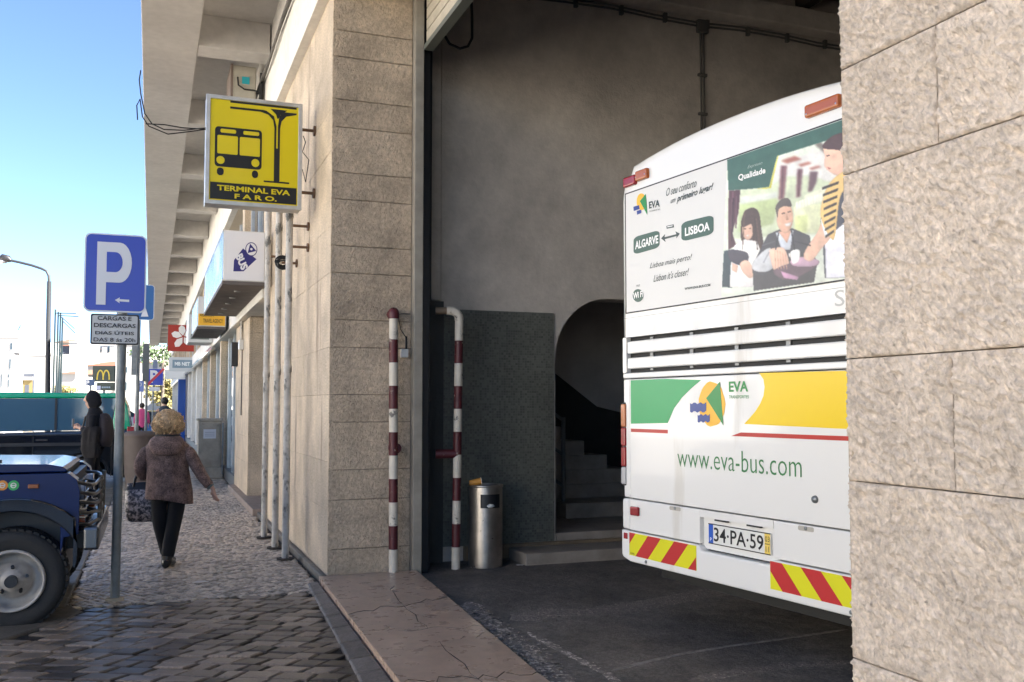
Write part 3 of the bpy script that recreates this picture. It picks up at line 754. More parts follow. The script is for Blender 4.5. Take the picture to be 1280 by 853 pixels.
BUSP = rrect(.09, .575, .345, .715, .035)
sdec('bus_symbol', BUSP, SBK)
sdec('bus_symbol_window', rrect(.115, .325, .465, .635, .012), YEL, .002); sdec('bus_symbol_window', rrect(.345, .555, .465, .635, .012), YEL, .002)
sdec('bus_symbol_window', rrect(.145, .305, .66, .695, .014), YEL, .002); sdec('bus_symbol_window', rrect(.38, .545, .66, .695, .014), YEL, .002)
sdec('bus_symbol_lamp', circle(20, .15, .405, .042, .037), YEL, .002); sdec('bus_symbol_lamp', circle(20, .51, .405, .042, .037), YEL, .002)
sdec('bus_symbol_wheel', rrect(.115, .185, .265, .335, .03), SBK); sdec('bus_symbol_wheel', rrect(.475, .54, .265, .335, .03), SBK)
sdec('shelter_symbol', R4(.24, .94, .945, .965), SBK)
L1 = [(.24, .905), (.56, .905), (.64, .89), (.685, .845), (.705, .77), (.705, .30), (.76, .30), (.76, .58), (.745, .58), (.745, .77), (.755, .845), (.80, .89), (.86, .91), (.94, .915), (.94, .925), (.24, .925)]
L1 = [(.24, .89), (.56, .89), (.64, .87), (.69, .825), (.705, .75), (.705, .25), (.765, .25), (.765, .75), (.78, .82), (.83, .87), (.94, .895), (.94, .91), (.24, .91)]
sdec('shelter_symbol', L1, SBK)
L2 = [(.58, .91), (.635, .895), (.70, .85), (.725, .76), (.725, .56), (.745, .56), (.745, .76), (.765, .845), (.83, .895), (.90, .91)]
sdec('shelter_symbol', [(.245, .915), (.24, .945), (.94, .945), (.94, .915), (.80, .915), (.755, .86), (.742, .77), (.742, .56), (.727, .56), (.727, .77), (.70, .86), (.62, .905), (.56, .915)], YEL, .001)
sdec('shelter_symbol', [(.66, .928), (.84, .928), (.77, .88), (.745, .84), (.735, .84), (.72, .88)], SBK, .002)
sdec('shelter_symbol', R4(.60, .87, .235, .25), SBK)
for z in (Z0 + .2, Z1 - .22):
    MB().tube([(X1, SY + .1, z), (FX - .02, SY + .1, z)], .016, 8).build('bracket', mat('rusty_bracket', 0), t)
    MB().lathe([(.05, 0), (.05, .02)], (FX - .022, SY + .1, z), 'x').build('flange', mat('rusty_bracket', 0), t)
m = MB().tube([gy(*p, SY + .1) for p in ((379, 170), (382, 178), (378, 190), (386, 200), (382, 228), (378, 212))], .005, 5).build('wire', BLACK, t)
# cable from canopy edge to the sign
m = MB()
m.tube([gy(*p, SY) for p in ((176, 88), (174, 100), (176, 118), (181, 142), (190, 155), (205, 162), (230, 163), (258, 160))], .006, 5)
m.tube([gy(*p, SY + .05) for p in ((172, 150), (171, 132), (175, 124), (178, 146), (186, 158), (210, 168), (235, 165), (258, 162))], .006, 5)
m.tube([gy(*p, SY + .02) for p in ((182, 155), (205, 156), (228, 160), (258, 162))], .006, 5)
tag(m.build('sign_cable', BLACK), 'thin dark cables drooping from the canopy edge to the yellow terminal sign', 'cable')
# cables along the beam corner
m = MB()
for k in range(3):
    m.tube([(FX - .13 - .02 * k, y, 6.10 - .03 * k + .02 * math.sin(y * 2.3 + k)) for y in [2 + .5 * i for i in range(30)]], .012, 6)
tag(m.build('beam_cables', mat('cable_grey', (.14, .13, .12), .6)), 'bundle of grey cables running along the top of the white beam under the canopy', 'cable')
# AC unit in coffer
a0 = gy(300, 80, 14.0)
def acunit(x0, x1, y0, y1, z0, z1, label, grp=None):
    t = thing('air_conditioner', label, 'air conditioner', ((x0 + x1) / 2, y0, z0), 0, grp)
    MB().box(x0, x1, y0, y1, z0, z1).build('casing', mat('aged_cream_metal', (.42, .39, .32), .5, var=(4, .2), grime=(6, .62, (.14, .09, .05))), t, bevel=.02)
    bx('side_panel', (x0 - .012, x0 + .02, y0 - .008, y1 + .008, z0 - .005, z1 + .005), mat('brown_edge', (.16, .12, .1), .6), t)
    return t
t = acunit(.95, 1.28, 13.35, 14.1, 5.62, 6.28, 'aged cream air conditioner with teal label tucked under the canopy above the yellow sign')
bx('label_plate', (1.09, 1.19, 13.34, 13.348, 6.02, 6.12), mat('teal_label', (.02, .35, .42), .5), t)
MB().tube([(1.03, 13.33, 6.1), (1.04, 13.3, 5.98), (1.12, 13.3, 5.93), (1.25, 13.3, 5.93), (1.36, 13.3, 5.9)], .012, 6).build('hose', BLACK, t)
MB().tube([(1.36, 13.35, 6.2), (1.34, 13.35, 5.6), (1.38, 13.35, 5.45)], .03, 8).build('hose', BLACK, t)
bx('bracket', (1.0, 1.39, 13.5, 13.9, 5.56, 5.61), GALV, t)

# ============================================================ projecting light boxes
WF = flat('lightbox_white', '#e4e4e6', .4, .2); NVY = flat('navy_print', '#2c2a73')
nf = gx(279, 322, .85); By0 = 13.0
t = thing('lightbox_sign', 'large white projecting light box with a blue arrow symbol reading BUS', 'sign', (1.1, By0, 3.2))
bx('box', (.86, 1.40, By0, 17.6, 3.22, 3.9), WPLAS, t, bevel=.01)
bx('soffit', (.85, 1.42, By0 - .01, 17.62, 3.17, 3.218), mat('brown_soffit', (.13, .11, .10), .7, var=(4, .3)), t)
bx('end_face', (.875, 1.385, By0 - .006, By0 - .001, 3.235, 3.885), WF, t)
bx('front_face', (.852, .858, By0 + .02, 17.58, 3.24, 3.88), mat('blue_white_panel', (.32, .50, .66), .15, stain=(1.1, .5, (.75, .78, .8)), spec=.8), t)
for z in (3.228, 3.892): bx('trim', (.845, .865, By0, 17.6, z - .014, z + .014), ALU, t)
for k in range(5): MB().lathe([(.045, 0), (.045, -.012)], (1.1, By0 + .7 + .85 * k, 3.17)).build('spot_lamp', GALV, t)
def bp(x, y): q = gy(180 + x / 3.554, 260 + y / 3.554, By0 - .012); return Vector((q.x, By0 - .008, q.z))
MB().prism([bp(*q) for q in ((400, 232), (440, 180), (500, 228), (442, 282), (397, 282))], (0, .001, 0)).build('arrow', NVY, t)
cc_ = bp(477, 184); rr_ = .082
MB().prism([cc_ + Vector((rr_ * math.cos(a / 24 * 6.283) * .95, -.002, 1.16 * rr_ * math.sin(a / 24 * 6.283))) for a in range(24)], (0, .001, 0)).build('roundel', NVY, t)
MB().prism([cc_ + Vector((.87 * rr_ * math.cos(a / 24 * 6.283) * .95, -.004, .87 * 1.16 * rr_ * math.sin(a / 24 * 6.283))) for a in range(24)], (0, .001, 0)).build('roundel', WF, t)
MB().prism([cc_ + Vector((.82 * rr_ * math.cos(R(a)), -.006, .95 * rr_ * math.sin(R(a)))) for a in (105, 225, 345)], (0, .001, 0)).build('roundel', NVY, t)
MB().prism([cc_ + Vector((.2 * rr_ * math.cos(R(a * 45)), -.008, .2 * rr_ * math.sin(R(a * 45)))) for a in range(8)], (0, .001, 0)).build('roundel', WF, t)
text('BUS', bp(405, 216), bp(433, 280), bp(436, 200), WF, t, TOW, th=.003, bold=.05)
# yellow travel agency box
t = thing('lightbox_sign', 'smaller white and yellow light box reading TRAVEL AGENCY beyond the bus sign', 'sign', (1.1, 18.6, 3.2))
def qbox(px, Y, dY, m, name='box', par=None, bevel=.01):
    a, b_ = gy(px[0], px[3], Y), gy(px[2], px[1], Y)
    return bx(name, (a.x, b_.x, Y, Y + dY, a.z, b_.z), m, par, bevel=bevel), a, b_
_, a, b_ = qbox((247, 372, 283, 408), 19.2, 2.6, WPLAS, par=t)
bx('yellow_band', (a.x + .01, b_.x - .02, 19.185, 19.2 - .001, a.z + .02, a.z + (b_.z - a.z) * .42), flat('amber_print', '#eab12a'), t)
bx('soffit', (a.x - .01, b_.x, 19.19, 21.85, a.z - .05, a.z - .002), mat('brown_soffit', 0), t)
bx('front_face', (a.x - .008, a.x - .001, 19.22, 21.75, a.z + .03, b_.z - .03), mat('blue_white_panel', 0), t)
text('TRAVEL AGENCY', (a.x + .1, 19.183, a.z + .07), (b_.x - .06, 19.183, a.z + .07), (a.x + .1, 19.183, a.z + .15), flat('brown_print', '#7a5a20'), t, TOW, bold=.02)
text('AGENCIA', (a.x + .03, 19.183, a.z + .19), (a.x + .3, 19.183, a.z + .19), (a.x + .03, 19.183, a.z + .24), flat('brown_print', '#7a5a20'), t, TOW, bold=.02)
# white ac with vents
t = thing('air_conditioner', 'white box air conditioner with green vent line behind the travel agency sign', 'air conditioner', (1, 24, 3.2))
_, a, b_ = qbox((235, 394, 266, 428), 24.5, 1.2, WPLAS, 'casing', t)
for k in range(4): bx('vent_slat', (a.x + .06, b_.x - .08, 24.48, 24.499, a.z + .08 + .035 * k, a.z + .1 + .035 * k), mat('dark_green_vent', (.03, .08, .06), .5), t)
# red sign with white flower
t = thing('hanging_sign', 'red hanging sign with a white flower under the far canopy', 'sign', (.7, 31, 3.2))
def qpanel(px, Y, m, par, th=.12, name='panel'):
    a, b_ = gy(px[0], px[3], Y), gy(px[2], px[1], Y); return bx(name, (a.x, b_.x, Y, Y + th, a.z, b_.z), m, par), a, b_
_, a, b_ = qpanel((209.5, 407, 243, 439), 31, flat('red_orange', '#a8301a'), t)
fc = gy(229, 421, 31)
for k, (an, L) in enumerate(((100, .36), (30, .33), (165, .36), (235, .40), (310, .33))):
    d = Vector((math.cos(R(an)), 0, math.sin(R(an)))); s_ = Vector((-d.z, 0, d.x)); c_ = Vector((fc.x, 30.99, fc.z))
    MB().prism([c_ + d * .03, c_ + d * L * .45 + s_ * .1, c_ + d * L * .8 + s_ * .09, c_ + d * L, c_ + d * L * .8 - s_ * .09, c_ + d * L * .45 - s_ * .1], (0, -.01, 0)).build('petal', flat('petal_white', '#f0e8e0'), t)
MB().tube([(b_.x, 31.05, b_.z - .1), (FX, 31.05, b_.z - .1)], .03, 8).build('bracket', GALV, t)
t = thing('hanging_sign', 'grey and white bank machine sign hanging below the red flower sign', 'sign', (.7, 36, 2.9))
_, a, b_ = qpanel((211, 447, 243, 464), 37, flat('pale_grey', '#c9ced0'), t, .2)
bx('face', (a.x + .12, b_.x - .05, 36.98, 36.999, a.z + .12, b_.z - .1), flat('steel_blue', '#7d94a3'), t)
text('MB NET', (a.x + .2, 36.975, a.z + .2), (b_.x - .15, 36.975, a.z + .2), (a.x + .2, 36.975, b_.z - .18), flat('white_print', '#e8eef0'), t, TOW, bold=.04)
MB().tube([(b_.x, 37.1, b_.z - .1), (FX, 37.1, b_.z - .1)], .03, 8).build('bracket', GALV, t)
t = thing('hanging_sign', 'plain white panel sign farther back below the bank machine sign', 'sign', (.7, 45, 2.9))
_, a, b_ = qpanel((206, 463, 232, 474), 45, flat('pale_white', '#dfe2e2'), t, .2); MB().tube([(b_.x, 45.1, b_.z - .1), (FX, 45.1, b_.z - .1)], .03, 8).build('bracket', GALV, t)
# surveillance lamp and conduit on stone pier
o = thing('wall_conduit', 'white bent conduit with small box on the stone pier beside the dark doorway', 'conduit', (FX - .02, 17.4, 2.6))
MB().tube([(FX - .03, 17.2, 3.05), (FX - .03, 17.2, 2.72)], .025, 8).build('pipe', WPIPE, o); bx('box', (FX - .08, FX - .001, 17.1, 17.3, 2.55, 2.72), WPLAS, o, bevel=.01)
MB().tube([(FX - .02, 17.2, 2.55), (FX - .02, 17.2, 1.4)], .012, 6).build('cable', CD, o)
bx('lamp_housing', (FX - .12, FX - .001, 18.25, 18.45, 2.3, 2.75), BLKPL, o, bevel=.01)
# utility cabinet
t = thing('utility_cabinet', 'weathered grey utility cabinet with a paper notice beside the shop window', 'cabinet', (1.2, 21.6, 0))
CB = mat('weathered_concrete', (.46, .40, .32), .85, var=(4, .3), bump=(30, .3), grime=(5, .6, (.18, .15, .12)))
bx('plinth', (.93, 1.49, 21.4, 22.2, 0, .24), CB, t, bevel=.02); bx('body', (.97, 1.44, 21.5, 22.1, .24, 1.24), CB, t, bevel=.015); bx('lid', (.94, 1.47, 21.46, 22.14, 1.24, 1.29), CB, t, bevel=.01)
bx('door', (1.01, 1.40, 21.485, 21.499, .3, 1.18), CB, t, bevel=.004)
bx('notice', (1.07, 1.33, 21.478, 21.484, .86, 1.06), flat('paper', '#d8d8dc'), t)
for k in range(3): bx('notice_text', (1.10, 1.30, 21.475, 21.4775, .91 + .04 * k, .92 + .04 * k), flat('grey_ink', '#9a9aa0'), t)
bx('downpipe', (1.445, 1.475, 21.3, 21.36, .1, 1.2), GALV, t)

# ============================================================ BUS
a_ = math.atan((640 - 20) / FPX); ang = R(YAW) - a_
P0 = gd(779, 508, 7.0); vdir = Vector((-math.sin(ang), -math.cos(ang), 0)); nin = Vector((-vdir.y, vdir.x, 0))
bus = thing('coach_bus', 'white coach parked inside the garage with advertising poster and yellow and green rear stripes', 'bus', (P0.x, P0.y, 0), math.atan2(vdir.y, vdir.x))
def uz(x, y, k=0.):
    r = ray(x, y); q = P0 + nin * (-k); t_ = ((q - CP).dot(nin)) / r.dot(nin); P = CP + r * t_
    return ((P - P0).dot(vdir), P.z)
def bprism(name, pts, y0, y1, m, par=bus, bevel=0, seg=2):
    return MB().prism([(p[0], y0, p[1]) for p in pts], (0, y1 - y0, 0)).build(name, m, par, world=False, bevel=bevel, seg=seg)
BW_ = 2.45
def outline(ins=0., zb=.45):
    p = [(ins, zb + ins), (BW_ - ins, zb + ins)]
    def topz(u):
        s = abs(u - BW_ / 2) / (BW_ / 2); return 3.405 - .10 * s ** 2.2
    right = [(BW_ - ins, 3.10 - ins)]
    for i in range(1, 6):
        t_ = R(90 * i / 6); right.append((BW_ - ins - .14 * (1 - math.cos(t_)), 3.10 - ins + .18 * math.sin(t_)))
    top = [(BW_ - .14 - (BW_ - .28) * i / 14, topz(BW_ - .14 - (BW_ - .28) * i / 14) - ins) for i in range(15)]
    left = [(BW_ - q[0], q[1]) for q in reversed(right)]
    return p + right + top + left
rings = []
for (y, ins) in ((.05, .03), (.06, .0), (.3, 0), (11.8, 0), (12, .15)):
    rings.append([Vector((u, y, z)) for u, z in outline(ins)])
MB().loft(rings, 0).build('body', [BUSW], bus, world=False)
# back panel behind the gaps
bprism('rear_bulkhead', outline(.04), .04, .052, BUSG)
top_poly = [q for q in outline(.0) if q[1] > 2.5]
tp = [(0, 2.06), (BW_, 2.06)] + top_poly
rr = []
for (y, ins) in ((.055, 0), (.03, .0), (.012, .006), (.002, .018), (0, .04)):
    ring = []
    for (u, z) in tp:
        cu_, cz_ = BW_ / 2, 2.7; zz = z - ins * (1.4 if z > 3.0 else 0.3) if z > 2.5 else z; uu = u + (ins if u < cu_ else -ins) * min(1, abs(u - cu_) / 1.1)
        ring.append(Vector((uu, y, zz)))
    rr.append(ring)
MB().loft(list(reversed(rr))).build('upper_rear_panel', BUSW, bus, world=False)
# grille
bprism('grille_back', [(.03, 1.80), (2.42, 1.80), (2.42, 2.058), (.03, 2.058)], .0395, .045, BUSG)
gl = bprism('grille', [(.0, 1.80), (.045, 1.80), (.045, 2.058), (.0, 2.058)], .0, .05, BUSW)
bprism('grille_side', [(2.405, 1.80), (2.45, 1.80), (2.45, 2.058), (2.405, 2.058)], .0, .05, BUSW, gl)
for z0, z1 in ((1.826, 1.908), (1.938, 2.030)): bprism('grille_slat', [(.05, z0), (2.40, z0), (2.40, z1), (.05, z1)], .004, .028, BUSW, gl, .01)
for u in (.3, .75, 1.2, 1.65, 2.1): bprism('grille_stay', [(u, 1.81), (u + .035, 1.81), (u + .035, 2.05), (u, 2.05)], .03, .038, GALV, gl)
bprism('grille_sill', [(.0, 1.757), (2.45, 1.757), (2.45, 1.797), (.0, 1.797)], 0, .05, BUSW, gl, .008)
# engine door, corner columns, bumper
bprism('engine_door', [(.085, .885), (2.365, .885), (2.365, 1.750), (.085, 1.750)], 0, .045, BUSW, bus, .008)
for s0, s1 in ((0, .078), (2.372, 2.45)): bprism('corner_panel', [(s0, .885), (s1, .885), (s1, 1.752), (s0, 1.752)], .003, .05, BUSW, bus, .012, 3)
for (z0, z1) in ((.655, .878), ): 
    bprism('bumper_corner', [(-.012, z0), (.078, z0), (.078, z1), (-.012, z1)], -.008, .2, BUSW, bus, .02, 3)
    bprism('bumper_corner', [(2.372, z0), (2.462, z0), (2.462, z1), (2.372, z1)], -.008, .2, BUSW, bus, .02, 3)
bprism('bumper_corner', [(-.015, .47), (.0, .45), (.078, .43), (.078, .648), (-.015, .65)], -.012, .2, BUSW, bus, .02, 3)
bprism('bumper_corner', [(2.465, .47), (2.45, .45), (2.372, .43), (2.372, .648), (2.465, .65)], -.012, .2, BUSW, bus, .02, 3)
# hatch with plate recess (frame pieces around the hole)
U0, U1, V0, V1 = .88, 1.56, .645, .83
bprism('hatch_panel', [(.085, .655), (U0, .655), (U0, .878), (.085, .878)], -.006, .045, BUSW, bus, .006)
bprism('hatch_panel', [(U1, .655), (2.365, .655), (2.365, .878), (U1, .878)], -.006, .045, BUSW, bus, .006)
bprism('hatch_panel', [(U0 + .002, V1), (U1 - .002, V1), (U1 - .002, .878), (U0 + .002, .878)], -.006, .045, BUSW)
bprism('plate_recess', [(U0 - .02, V0 - .02), (U1 + .02, V0 - .02), (U1 + .02, V1 + .02), (U0 - .02, V1 + .02)], .028, .036, BUSW)
bprism('bumper', [(.085, .43), (2.365, .43), (2.365, .648), (U1, .648), (U1 - .03, .615), (U0 + .03, .615), (U0, .648), (.085, .648)], -.02, .05, BUSW, bus, .012, 3)
for u in (.62, 1.82): bprism('handle_recess', rrect(u - .06, u + .06, .845, .872, .01), -.0075, -.006, mat('recess_cream', (.45, .42, .36), .6))
MB().lathe([(.022, 0), (.02, -.012), (0, -.014)], (1.89, -.0, 1.03), 'y').build('lock', GALV, bus, world=False)
# plate
PL = bprism('number_plate', [(.945, .665), (1.515, .665), (1.515, .795), (.945, .795)], .012, .022, flat('plate_white', '#e2e2dc', .3), bus, .004)
BTO = (0, -1, 0)
def btext(s, u0, u1, z0, z1, m, k=.0, par=bus, tilt=0., **kw):
    y = -k; return text(s, (u0, y, z0), (u1, y, z0 + tilt), (u0, y, z1), m, par, BTO, th=.0008, world=False, **kw)
def bdec(name, pts, m, k=.001, par=bus):
    return MB().prism([(p[0], -k - .0008, p[1]) for p in pts], (0, .0008, 0)).build(name, m, par, world=False)
PBK = flat('plate_black', '#1b1b1b'); 
bdec('plate_border', [(.945, .665), (1.515, .665), (1.515, .671), (.945, .671)], PBK, -.0115, PL); bdec('plate_border', [(.945, .789), (1.515, .789), (1.515, .795), (.945, .795)], PBK, -.0115, PL)
bdec('plate_band', [(.949, .671), (.992, .671), (.992, .789), (.949, .789)], flat('eu_blue', '#1d55b8'), -.0114, PL)
bdec('plate_band', [(1.465, .671), (1.512, .671), (1.512, .789), (1.465, .789)], flat('plate_yellow', '#e6c860'), -.0114, PL)
btext('34·PA·59', 1.0, 1.455, .685, .775, PBK, -.0108, PL, bold=.012)
btext('03', 1.47, 1.508, .742, .775, PBK, -.0108, PL); btext('11', 1.475, 1.503, .682, .715, PBK, -.0108, PL); bdec('plate_rule', [(1.468, .727), (1.509, .727), (1.509, .731), (1.468, .731)], PBK, -.0108, PL)
btext('P', .962, .978, .682, .705, flat('white_ink', '#f4f4f4'), -.0108, PL)
bprism('plate_lamp', [(1.02, .818), (1.14, .818), (1.14, .829), (1.02, .829)], .0, .02, BLKPL); bprism('plate_lamp', [(1.32, .818), (1.44, .818), (1.44, .829), (1.32, .829)], .0, .02, BLKPL)
# chevrons
CR, CY = flat('chevron_red', '#bf2a2c'), flat('chevron_yellow', '#dcd813')
def chevron(u0, u1, z0, z1, flip):
    pan = bprism('chevron_board', [(u0, z0), (u1, z0), (u1, z1), (u0, z1)], -.0225, -.0195, CY)
    H_ = z1 - z0; w = .15; sh = H_ * .95
    k = u0 - 1.0
    x = u0 - 2 * w * (1 if not flip else 1.6) + (.075 if not flip else w * .85)
    while x < u1:
        if not flip: q = [(x, z0), (x + w, z0), (x + w + sh, z1), (x + sh, z1)]
        else: q = [(x + sh, z0), (x + w + sh, z0), (x + w, z1), (x, z1)]
        # clip to board
        def clip(poly, a, keep_gt):
            out = []
            for i in range(len(poly)):
                p1, p2 = poly[i], poly[(i + 1) % len(poly)]; i1 = (p1[0] > a) == keep_gt; i2 = (p2[0] > a) == keep_gt
                if i1: out.append(p1)
                if i1 != i2:
                    t_ = (a - p1[0]) / (p2[0] - p1[0]); out.append((a, p1[1] + (p2[1] - p1[1]) * t_))
            return out
        q = clip(clip(q, u0 + .002, True), u1 - .002, False) if q else q
        if len(q) > 2: bdec('chevron_stripe', q, CR, .023, pan)
        x += 2 * w
chevron(.10, .86, .478, .640, False)
chevron(1.545, 2.35, .478, .640, True)
# side reflectors and lamps
RED = mat('red_lens', (.30, .006, .012), .15, coat=.5, bump=(120, .3, .003)); AMB = mat('amber_lens', (.42, .10, .012), .15, coat=.5, bump=(120, .3, .003)); CLR = mat('clear_lens', (.5, .5, .5), .1, coat=.5)
def lamp(name, px, m, rnd_=.012, y0=-.025):
    pts = [uz(*q) for q in px]
    return bprism(name, pts, y0, .0, m, bus, rnd_, 3)
def srect(u0, u1, z0, z1): return [(u0, z0), (u1, z0), (u1, z1), (u0, z1)]
bprism('marker_lamp', srect(.115, .21, .765, .83), -.03, -.005, RED, bus, .01, 3)
bprism('marker_lamp', srect(.02, .065, .585, .63), -.02, -.01, RED, bus, .006)
tl = bprism('tail_light', srect(-.012, .03, .97, 1.58), -.004, .12, BLKPL, bus, .006)
for (z0, z1, m_) in ((1.40, 1.57, AMB), (1.26, 1.395, RED), (1.11, 1.255, RED), (.98, 1.105, CLR)): bprism('lens', srect(-.02, .034, z0, z1), -.012, .11, m_, tl, .008)
tl2 = bprism('tail_light', srect(2.42, 2.462, .97, 1.58), -.004, .12, BLKPL, bus, .006)
for (z0, z1, m_) in ((1.40, 1.57, AMB), (1.26, 1.395, RED), (1.11, 1.255, RED), (.98, 1.105, CLR)): bprism('lens', srect(2.416, 2.47, z0, z1), -.012, .11, m_, tl2, .008)
bprism('upper_lamp', srect(.05, .20, 3.175, 3.25), -.03, .02, RED, bus, .014, 3)
bprism('upper_lamp', srect(.205, .35, 3.19, 3.265), -.03, .02, AMB, bus, .014, 3)
q0 = uz(1018, 143); bprism('upper_lamp', srect(1.88, 2.14, 3.20, 3.275), -.03, .02, AMB, bus, .014, 3)
bprism('upper_lamp', srect(2.2, 2.38, 3.17, 3.25), -.03, .02, RED, bus, .014, 3)
# stripes and logo
GRN, YLW, RDL, LGG = flat('stripe_green', '#12a15a', .3), flat('stripe_yellow', '#f0cc00', .3), flat('stripe_red', '#b8281e', .3), flat('logo_green', '#0c8a3c', .3)
YL1, YL2, GR2 = flat('sun_yellow', '#f2b619', .3), flat('band_pale_yellow', '#f6cf4a', .3), flat('band_pale_green', '#3cb47c', .3)
LBL, PWT = flat('logo_blue', '#1c3a8c', .3), mat('white_bus_paint', 0)
c5 = lambda x, y: uz(770 + x / 4.129, 420 + y / 4.129)
bdec('stripe', [(.10, 1.425), (.10, 1.742), (.52, 1.742)] + [c5(*q) for q in ((440, 228), (385, 275), (340, 320), (300, 375), (268, 450))], GRN)
rgt = [c5(*q) for q in ((740, 192), (762, 225), (768, 265), (762, 310), (745, 350), (720, 390), (690, 425), (662, 455))]
bdec('stripe', rgt + [(2.36, 1.425), (2.36, 1.742)], YLW)
bdec('rule', [(.10, 1.365), (c5(268, 485)[0], 1.365), (c5(268, 485)[0], 1.390), (.10, 1.390)], RDL)
u_ = c5(595, 500)[0]; bdec('rule', [(u_, 1.365), (2.36, 1.365), (2.36, 1.390), (u_ + .09, 1.390)], RDL)
def wob(n, c, rx, ry, amp, seed): 
    return [(c[0] + rx * math.cos(6.283 * i / n) * (1 + amp * math.sin(i * 2.1 + seed)), c[1] + ry * math.sin(6.283 * i / n) * (1 + amp * math.cos(i * 1.7))) for i in range(n)]
cS = c5(495, 352); rX = (c5(560, 352)[0] - c5(425, 352)[0]) / 2
bdec('logo_sun', wob(26, cS, rX, .145, .03, 1), YL1, .002)
bdec('logo_sail', [c5(*q) for q in ((468, 322), (538, 236), (556, 462))], LGG, .003)
def wave(x0, x1, y0, y1, px=c5, n=9):
    top = [(x0 + (x1 - x0) * i / n, y0 + 5 * math.sin(i * 1.9)) for i in range(n + 1)]; bot = [(x, y + (y1 - y0)) for x, y in reversed(top)]
    return [px(*q) for q in top + bot]
bdec('logo_wave', wave(385, 468, 348, 392), LBL, .004); bdec('logo_wave', wave(424, 487, 408, 444), LBL, .004)
a, b_, c_ = c5(584, 290), c5(684, 290), c5(584, 236); btext('EVA', a[0], b_[0], a[1], c_[1], LGG, .002, bold=.03)
a, b_, c_ = c5(584, 324), c5(687, 324), c5(584, 307); btext('TRANSPORTES', a[0], b_[0], a[1], c_[1], LGG, .002)
a, b_, c_ = uz(847, 587), uz(1000, 587), uz(847, 569)
btext('www.eva-bus.com', .645, 1.79, 1.145, 1.275, flat('web_green', '#3a7d48', .3), .001, bold=-.008)
btext('OMS', .115, .165, .487, .500, PBK, .0235)
# poster
PU0, PU1, PZ0, PZ1 = .05, 2.40, 2.235, 3.135
PST = bprism('poster', srect(PU0, PU1, PZ0, PZ1), -.006, .001, flat('poster_paper', '#dddcd8', .3))
for d in (srect(PU0, PU1, PZ0, PZ0 + .009), srect(PU0, PU1, PZ1 - .009, PZ1), srect(PU0, PU0 + .01, PZ0 + .009, PZ1 - .009), srect(PU1 - .01, PU1, PZ0 + .009, PZ1 - .009)): bdec('seal', d, BLKPL, .0065, PST)
c6 = lambda x, y: uz(760 + x / 2.842, 90 + y / 2.842)
PG = flat('poster_green', '#2f5545', .3); INK = flat('poster_ink', '#2c3d38', .3); WI = flat('poster_white', '#f1f1ee', .3)
def ptext(s, bl, br, tl, m, k=.008, f=c6, **kw):
    A, B_, C_ = f(*bl), f(*br), f(*tl); return text(s, (A[0], -k, A[1]), (B_[0], -k, B_[1]), (C_[0], -k, C_[1]), m, PST, BTO, th=.0005, world=False, **kw)
def pdec(pts, m, k=.007, f=c6, name='print'): return bdec(name, [f(*q) for q in pts], m, k, PST)
ptext('O seu conforto', (210, 443), (318, 408), (210, 415), INK, shear=.4); ptext('um', (226, 468), (243, 463), (226, 455), INK, shear=.4); ptext('primeiro lugar!', (247, 470), (378, 425), (247, 440), INK, shear=.4, bold=.02)
pdec(circle(18, 122, 462, 17, 30), YL1, .008); pdec([(117, 460), (138, 434), (143, 508)], LGG, .009); pdec([(94, 480), (114, 474), (116, 488), (95, 495)], LBL, .009); pdec([(106, 495), (121, 490), (122, 502), (107, 508)], LBL, .009)
ptext('EVA', (149, 487), (187, 479), (149, 462), INK, bold=.03); ptext('TRANSPORTES', (149, 499), (188, 491), (149, 494), INK)
def pill(x0, y0, x1, y1, h, m):   # tilted rounded label
    pts = []
    for (tx, ty) in rrect(0, 1, 0, 1, .2):
        pts.append((x0 + (x1 - x0) * tx, y0 + (y1 - y0) * tx + h * (ty)))
    return pdec(pts, m, .0075)
pill(94, 588, 186, 562, 62, PG); pill(264, 536, 378, 508, 68, PG)
ptext('ALGARVE', (100, 632), (182, 609), (100, 603), WI, bold=.03, k=.0085); ptext('LISBOA', (277, 585), (365, 563), (277, 555), WI, bold=.03, k=.0085)
pdec([(192, 592), (206, 577), (204, 588), (246, 577), (243, 567), (258, 575), (246, 592), (247, 584), (205, 595), (208, 605)], INK, .0078)
pdec([(211, 548), (236, 542), (238, 553), (212, 558)], INK, .0078); pdec([(214, 550), (233, 546), (233, 549), (214, 553)], WI, .0083)
ptext('Lisboa mais perto!', (152, 705), (302, 673), (152, 680), INK, shear=.4); ptext('Lisbon it\'s closer!', (165, 747), (291, 722), (165, 722), INK, shear=.4)
ptext('WWW.EVA-BUS.COM', (276, 776), (367, 762), (276, 767), INK, bold=.02)
pdec(circle(18, 110, 795, 19, 23), PG, .0078); ptext('Wi Fi', (93, 808), (128, 799), (93, 786), WI, k=.0088, bold=.03); ptext('FREE', (104, 765), (117, 762), (104, 758), INK)
# advertising picture (flat print), drawn in the crop coordinates 900..1070 x 140..370
f7 = lambda x, y: uz(900 + x / 3.706, 140 + y / 3.706)
